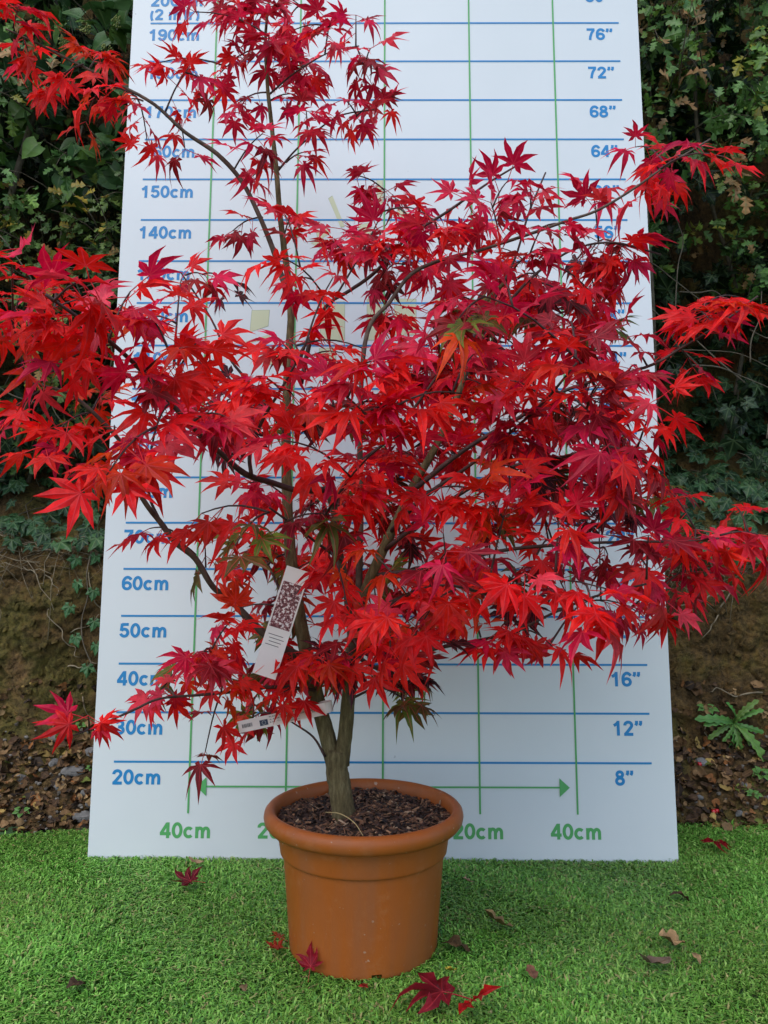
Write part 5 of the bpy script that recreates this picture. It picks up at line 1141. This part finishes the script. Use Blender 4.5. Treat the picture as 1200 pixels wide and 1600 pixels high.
# ivy carpet on top of the bank
def carpet(x0, x1, s0, s1, n, size, cols, rg, tw=None):
    lv = []
    for _ in range(n):
        x = rg.uniform(x0, x1); s = rg.uniform(s0, s1); nr = bank_up(x, s); p = bank_point(x, s, rg.uniform(.01, .05))
        p[1] -= .02
        mid = unit((rg.normal(0, .6), -.5, -.7 + rg.normal(0, .3))); M = frame(mid, nr * .5 + np.array((0, -.8, .45)) + rg.normal(0, .28, 3))
        c = np.array(cols[rg.randint(len(cols))]) * rg.uniform(.7, 1.3); lv.append((p, M, size * rg.uniform(.6, 1.25), rg.randint(6), tuple(c)))
    return lv
IVC = [(.024, .062, .024), (.030, .078, .028), (.020, .052, .022), (.042, .098, .032)]
sT = float(PL[np.argmin([abs(p[1] - .62) + (0 if p[0] < .7 else 9) for p in PS])])
def runner(x0, s0, n, rg, step=.05):
    pts = []; x, s = x0, s0
    for k in range(n):
        p = bank_point(x, s, .014); pts.append((*p, .0016 - .0009 * k / n)); x += rg.normal(0, step * .5); s -= rg.uniform(.4, 1.2) * step
    return pts
for xr, lab, org in (((.55, 2.2), 'dark green ivy carpet on the bank top below the overhanging green hawthorn', (1.2, .8, .80)), ((-2.2, -.5), 'dark green ivy patch on the bank top under the yellowing hawthorn', (-1.2, .8, .80))):
    lv = carpet(*xr, sT - (.0 if xr[0] > 0 else -.02), sT + .95, 1050 if xr[0] > 0 else 700, .040, IVC, rg)
    tw = [runner(rg.uniform(*xr), sT + rg.uniform(.1, .4), 8, rg) for _ in range(22)]
    bush('ivy_carpet', lab, org, lv, tw, [], IVY, IVY_ME, cat='ivy', limit=220)
# one ivy strand trailing down the bare earth
strand = empty('trailing_ivy', tuple(bank_point(-.80, sT + .02))); so = np.array(strand.location); tag(strand, 'ivy strand with separate green leaves trailing down the bare earth bank', 'ivy')
pts = []
for k, (x, ds) in enumerate(((-.80, .02), (-.797, -.05), (-.79, -.11), (-.80, -.17), (-.79, -.23), (-.765, -.29), (-.74, -.32), (-.69, -.315))): pts.append((*(bank_point(x, sT + ds, .016) - so), .0017))
V, F = tube(smooth_path(pts, 4), 5); link('stem', mesh_of('stem', V, F, M_HEDGETWIG), strand)
for k, (x, ds, s) in enumerate(((-.835, .03, .030), (-.83, -.015, .030), (-.785, .0, .028), (-.815, -.075, .031), (-.772, -.095, .030), (-.825, -.14, .030), (-.765, -.175, .028), (-.812, -.215, .029), (-.752, -.235, .029), (-.775, -.295, .030), (-.712, -.280, .029), (-.72, -.31, .016))):
    p = bank_point(x, sT + ds, .026); mid = unit((rg.normal(0, .35), -.2, -1)); M = frame(mid, (rg.normal(0, .25), -1, .35)); o = link('leaf', IVY_ME[k % 6], strand); place(o, p - so, M, s); o.color = (.05, .135, .048, 1)

# ---------------------------------------------------------------- bare twigs and roots
def stick(name, label, cat, pts, group, mat=M_ROOT, lump=.08):
    P = np.array(pts, float); o0 = P[0, :3].copy(); P[:, :3] -= o0; V, F = tube(smooth_path([tuple(p) for p in P], 5), 6, lump, len(pts)); o = link(name, mesh_of(name, V, F, mat)); o.location = o0; tag(o, label, cat, group); return o
def root(label, xs_, group, r=.0026, lift=.008):
    pts = []
    rj = np.random.RandomState(int(abs(xs_[0][0] * 1000)) + int(abs(xs_[0][1]) * 777)); full = smooth_path([(a, d, 0) for a, d in xs_], 3); n = len(full)
    for k, q in enumerate(full):
        end = min(k, n - 1 - k); pts.append((*bank_point(q[0] + rj.normal(0, .004), sT + q[1] + rj.normal(0, .004), (lift if end > 1 else (.003 if end else -.012)) + .004 * rj.normal()), r * (1 - .6 * k / n) * rj.uniform(.8, 1.2)))
    stick('root', label, 'root', pts, group)
RG = 'bare roots hanging on the earth bank'
RTL = {(-1.0, .01): 'long pale root running level along the ivy edge of the bank', (-.80, -.36): 'straight grey stalk slanting down the earth towards the board foot', (-.85, -.295): 'short wavy pale root lying level under the trailing ivy', (.97, -.06): 'long curved pale root reaching to the board beside the 20 inch figure', (.95, -.07): 'straight pale stick slanting down the earth beside the 20 inch figure', (1.0, -.36): 'brown root lying level behind the toothed weed', (.86, -.40): 'short pale root hanging under the toothed weed'}
LL = 'thin pale root hanging on the bare earth beside the centimetre figures'
for xs_ in ([(-1.0, .01), (-.92, .025), (-.84, .03), (-.79, .025), (-.74, .01)], [(-.80, -.02), (-.775, -.10), (-.75, -.15), (-.735, -.175)], [(-.76, .0), (-.71, -.06), (-.685, -.12), (-.66, -.17)], [(-.93, -.03), (-.885, -.07), (-.87, -.10), (-.88, -.14)],
            [(-.90, -.14), (-.86, -.20), (-.82, -.25), (-.795, -.28)], [(-.85, -.295), (-.81, -.30), (-.775, -.29), (-.75, -.285)], [(-.80, -.36), (-.78, -.41), (-.74, -.46), (-.68, -.51)], [(-.99, -.02), (-.93, -.06), (-.90, -.09)], [(-.70, .02), (-.69, -.03), (-.70, -.08), (-.67, -.14)],
            [(-.86, -.205), (-.80, -.19), (-.75, -.165)]): root(RTL.get(xs_[0], LL), xs_, RG, .0019)
LR = 'pale root sticking out of the bare earth beside the inch figures'
for xs_ in ([(.97, -.06), (.90, -.09), (.85, -.12), (.80, -.13), (.76, -.12)], [(.95, -.07), (.90, -.13), (.87, -.18), (.845, -.22)], [(.80, .0), (.785, -.04), (.775, -.09)], [(1.0, -.36), (.93, -.365), (.88, -.35), (.85, -.36)], [(.86, -.40), (.835, -.44), (.83, -.49)], [(.93, -.02), (.925, -.05), (.93, -.09)], [(.86, .02), (.88, -.02), (.93, -.06)]): root(RTL.get(xs_[0], LR), xs_, RG, .0025)
def lip_roots():
    rg = np.random.RandomState(77); sh = []
    for _ in range(420):
        x = rg.uniform(.55, 1.5) * rg.choice((-1, 1)); ds = rg.uniform(-.03, .10); pts = []; dx = rg.normal(0, .030); dd = -abs(rg.normal(0, .022)) + .006; r = rg.uniform(.0004, .0012)
        for k in range(5):
            pts.append((*bank_point(x, sT + ds, .012 + .006 * rg.normal()), r)); x += dx + rg.normal(0, .008); ds += dd + rg.normal(0, .008)
        sh.append(tube(pts, 3))
    V, F = join_shapes(sh); return mesh_of('hair_roots', V, F, M_ROOT)
tag(link('hair_roots', lip_roots()), 'tangle of fine pale roots and dead grass along the lip of the earth bank', 'roots', kind='stuff')
TG = 'bare twigs in the dark hollow of the hedge'; LT = 'bare grey twig arching across the dark hollow above the ivy carpet'
for k in range(16):
    x = rg.uniform(.72, 1.25); z = rg.uniform(1.10, 1.50); y = rg.uniform(.42, .7); d = unit((rg.uniform(-1, 1), rg.uniform(-.3, .2), rg.uniform(-.5, .9))); L = rg.uniform(.18, .42)
    stick('bare_twig', LT, 'twig', [(*(np.array((x, y, z)) + d * L * (t - .5) + np.array((rg.normal(0, .008), 0, -.12 * (t - .5) ** 2 + rg.normal(0, .006)))), .0024 - .0014 * t) for t in (0, .25, .5, .75, 1)], TG, M_HEDGETWIG)
LT2 = 'bare brown twig sticking out under the yellowing hawthorn'
for k in range(9):
    x = rg.uniform(-1.1, -.70); z = rg.uniform(.95, 1.45); y = rg.uniform(.38, .6); d = unit((rg.uniform(-1, 1), rg.uniform(-.3, .2), rg.uniform(-.9, .6))); L = rg.uniform(.15, .35)
    stick('bare_twig', LT2, 'twig', [(*(np.array((x, y, z)) + d * L * (t - .5) + np.array((rg.normal(0, .008), 0, -.1 * (t - .5) ** 2 + rg.normal(0, .006)))), .0022 - .0012 * t) for t in (0, .25, .5, .75, 1)], TG, M_HEDGETWIG)

# ---------------------------------------------------------------- foot of the bank: litter, gravel, stones, berries, weeds
def litter():
    rg = np.random.RandomState(31); lv = []
    cols = [(.10, .055, .025), (.17, .10, .045), (.25, .16, .075), (.06, .035, .02), (.30, .20, .06), (.22, .09, .03), (.12, .15, .03), (.035, .025, .018)]
    pr_ = [.22, .18, .12, .2, .06, .06, .02, .14]
    for _ in range(5200):
        sgn = rg.choice((-1, 1)); x = sgn * rg.uniform(.5, 1.7); s = rg.uniform(.05, .40) if rg.rand() < .88 else rg.uniform(.4, .55)
        p = bank_point(x, s, rg.uniform(.0, .012)); M = frame(unit((rg.normal(), rg.normal(), rg.normal() * .4)), bank_up(x, s) + rg.normal(0, .45, 3))
        c = np.array(cols[rg.choice(8, p=pr_)]) * rg.uniform(.7, 1.3); lv.append((p, M, rg.uniform(.008, .034), rg.randint(5), c))
    VV = []; TT = []; WW = []; TI = []; k = 0
    for o, M, s, v, c in lv:
        vv, tt, ww = DRYV[v]; VV.append((vv * s) @ M.T + o); TT.append(tt + k); k += len(vv); WW.append(ww); TI.append(np.repeat(c[None], len(vv), 0))
    return fast_mesh('leaf_litter', np.concatenate(VV), np.concatenate(TT), M_DRY_M, {'vein': np.concatenate(WW)}, np.concatenate(TI))
tag(link('leaf_litter', litter()), 'brown leaf litter along the foot of the earth bank', 'leaf litter', kind='stuff')
M_STONE = noisy('slate', [(.3, (.080, .076, .068)), (.55, (.17, .162, .15)), (.75, (.28, .27, .25))], 45, .8, 90, .004)
def rock(seed, sx, sy, sz):
    rg = np.random.RandomState(seed); V = []; F = []; n, m = 9, 5
    for j in range(m + 1):
        th = math.pi * j / m
        for i in range(n):
            a = 2 * math.pi * i / n; q = np.array((math.cos(a) * math.sin(th), math.sin(a) * math.sin(th), math.cos(th))); q = np.sign(q) * np.abs(q) ** .75
            k = 1 + .30 * noise.noise(Vector(q * 1.3) + Vector((seed * 3.1, 0, 0))); V.append(q * k * (sx, sy, sz))
    for j in range(m):
        for i in range(n): F.append((j * n + i, (j + 1) * n + i, (j + 1) * n + (i + 1) % n, j * n + (i + 1) % n))
    return V, F
SG = 'slate stones at the foot of the bank'
STL = {0: 'largest pale grey slate lying slantwise in the leaf litter', 1: 'upright grey slate just above the largest pale slate', 2: 'dark grey slate against the board edge in the leaf litter', 3: 'tall narrow grey slate standing against the board edge', 4: 'wide dark slate lying flat close to the turf by the board'}
SL = 'small grey slate stone lying in the leaf litter beside the 20cm figure'
for k, (x, s, a, c, d, rot) in enumerate(((-.775, .30, .030, .014, .010, 20), (-.745, .36, .018, .012, .009, 40), (-.69, .29, .020, .013, .010, 10), (-.675, .235, .014, .020, .011, 70), (-.70, .15, .026, .014, .009, 10), (-.73, .41, .016, .012, .009, 0),
        (-.835, .33, .014, .010, .008, 50), (-.86, .40, .012, .010, .008, 20), (-.72, .225, .012, .010, .008, 60), (-.80, .255, .010, .009, .007, 0), (-.685, .36, .012, .009, .008, 30), (-.70, .195, .012, .008, .007, 0), (-.78, .42, .012, .010, .008, 10), (-.90, .28, .014, .010, .008, 80))):
    V, F = rock(k, a, c, d); o = link('stone', mesh_of('stone', V, F, M_STONE, False)); o.location = bank_point(x, s, d * .4); o.rotation_euler = (.5, 0, math.radians(rot)); tag(o, STL.get(k, SL), 'stone', SG)
SR = 'small grey stone in the leaf litter under the toothed weed'
for k, (x, s, a) in enumerate(((.80, .33, .016), (.87, .24, .012), (.92, .20, .013), (.76, .22, .010), (.83, .16, .010))):
    V, F = rock(40 + k, a, a * .8, a * .6); o = link('stone', mesh_of('stone', V, F, M_STONE, False)); o.location = bank_point(x, s, a * .2); o.rotation_euler = (.4, 0, k); tag(o, SR, 'stone', SG)
M_GRIT = noisy('grit', [(.38, (.045, .036, .026)), (.5, (.11, .095, .075)), (.62, (.22, .20, .17))], 30, .85, 90, .003)
def gravel():
    rg = np.random.RandomState(12); VV = []; TT = []; k = 0; base = [rock(60 + i, 1, .8, .65) for i in range(4)]; base = [(np.array(v), tris(f)) for v, f in base]
    for _ in range(1000):
        x = rg.uniform(.5, 1.6) * rg.choice((-1, -1, 1)); s = rg.uniform(.08, .44); v, t = base[rg.randint(4)]; sc = rg.uniform(.0018, .0065); a = rg.uniform(0, 6.28); Mz = np.array(((math.cos(a), -math.sin(a), 0), (math.sin(a), math.cos(a), 0), (0, 0, 1)))
        VV.append((v * sc) @ Mz.T + bank_point(x, s, sc * .3 + rg.uniform(0, .006))); TT.append(t + k); k += len(v)
    return fast_mesh('gravel', np.concatenate(VV), np.concatenate(TT), M_GRIT, smooth=False)
def crumbs():
    rg = np.random.RandomState(14); VV = []; TT = []; k = 0; base = [rock(80 + i, 1, .8, .6) for i in range(4)]; base = [(np.array(v), tris(f)) for v, f in base]
    for _ in range(2600):
        x = rg.uniform(.55, 1.4) * rg.choice((-1, 1)); s = rg.uniform(.36, sT + .02); v, t = base[rg.randint(4)]; sc = .0022 + .010 * rg.rand() ** 3; a = rg.uniform(0, 6.28); Mz = np.array(((math.cos(a), 0, -math.sin(a)), (0, 1, 0), (math.sin(a), 0, math.cos(a))))
        VV.append((v * sc * (1, .6, .8)) @ Mz.T + bank_point(x, s, sc * .1)); TT.append(t + k); k += len(v)
    return fast_mesh('earth_crumbs', np.concatenate(VV), np.concatenate(TT), M_BANK, smooth=False)
tag(link('earth_crumbs', crumbs()), 'crumbs and clods of brown soil stuck on the bare earth bank', 'soil', kind='stuff')
tag(link('gravel', gravel()), 'loose grey grit among the leaf litter at the bank foot', 'gravel', kind='stuff')
M_BERRY = plain('berry', (.42, .012, .015), .25, .6)
for x, s in ((.772, .165), (.783, .172), (.79, .315), (.895, .13)):
    V, F = rock(3, .0055, .0055, .0055); o = link('berry', mesh_of('berry', V, F, M_BERRY)); o.location = bank_point(x, s, .010); tag(o, 'small round red berry lying in the leaf litter under the toothed weed', 'berry', 'red berries in the leaf litter')
# toothed rosette weed
def toothed(seed):
    rg = np.random.RandomState(seed); V = []; W = []; F = []; n = 13
    for i in range(n):
        t = i / (n - 1); h = .72 * (.035 + .17 * math.sin(math.pi * min(1, t * .62 + .30)) * (.25 + .75 * t)) * (1.2 if i % 2 else .70); h = h if i < n - 1 else .012
        z = .30 * t - .62 * t * t; V += [(-h, t + (.03 if i % 2 else 0), z + .3 * h), (0, t, z), (h, t + (.03 if i % 2 else 0), z + .3 * h + rg.normal(0, .01))]; W += [0, 1, 0]
        if i: k = 3 * i; F += [(k - 3, k - 2, k + 1, k), (k - 2, k - 1, k + 2, k + 1)]
    return np.array(V), tris(F), np.array(W, float)
TOO = [leaf_mesh('weed_leaf', toothed(s), M_GREEN_O) for s in range(3)]
wp = bank_point(.905, sT - .435, .01); weed = empty('rosette_weed', tuple(wp)); tag(weed, 'rosette weed with long toothed green leaves growing on the bare earth', 'weed')
for k, (dx, dz, L) in enumerate(((-.8, .55, .105), (-1, .1, .085), (-.85, -.35, .075), (-.35, -.9, .075), (.1, -1, .095), (.55, -.85, .115), (1, -.2, .07), (.9, .35, .075), (.3, .9, .08), (-.35, .95, .07), (-.55, -.2, .06), (.4, -.3, .06))):
    M = frame((dx + rg.normal(0, .15), -.25 - .5 * rg.rand(), dz + rg.normal(0, .15)), (-dx * .5 + rg.normal(0, .2), -.7, .55 + rg.normal(0, .2))); o = link('leaf', TOO[k % 3], weed); place(o, np.zeros(3), M, L * 1.05); o.color = (.075 + .02 * (k % 3), .20 + .03 * (k % 2), .04, 1)
RND = [leaf_mesh('seedling_leaf', v, M_GREEN_O) for v in HRT]
SEED = [((.93, .28), 9, .016, 'seedling with small round bright green leaves under the toothed weed'), ((.965, .21), 7, .014, 'low seedling with round leaves at the litter edge under the toothed weed'), ((.875, .20), 7, .011, 'tiny yellow green seedling in the leaf litter near the red berries'),
        ((-.79, .43), 6, .010, 'tiny green seedling at the foot of the bare earth above the slates'), ((-.73, .30), 5, .008, 'tiny green seedling growing between the slate stones'), ((-.845, .16), 5, .013, 'small green seedling at the turf edge below the slates'), ((.84, .475), 6, .016, 'small green seedling on the bare earth above the toothed weed')]
for (x, s), n, size, lab in SEED:
    p = bank_point(x, s, .012); e = empty('seedling', tuple(p)); tag(e, lab, 'seedling', 'seedlings at the foot of the bank')
    for k in range(n):
        a = k * 2.4; go = unit((math.cos(a), -.4 + .5 * math.sin(a), .5 + .35 * math.sin(a))); M = frame(go + np.array((0, 0, -.4)), (0, -.6, .8)); o = link('leaf', RND[k % 4], e); place(o, go * size * (.6 + .25 * (k % 3)), M, size); o.color = (.09, .21, .04, 1)
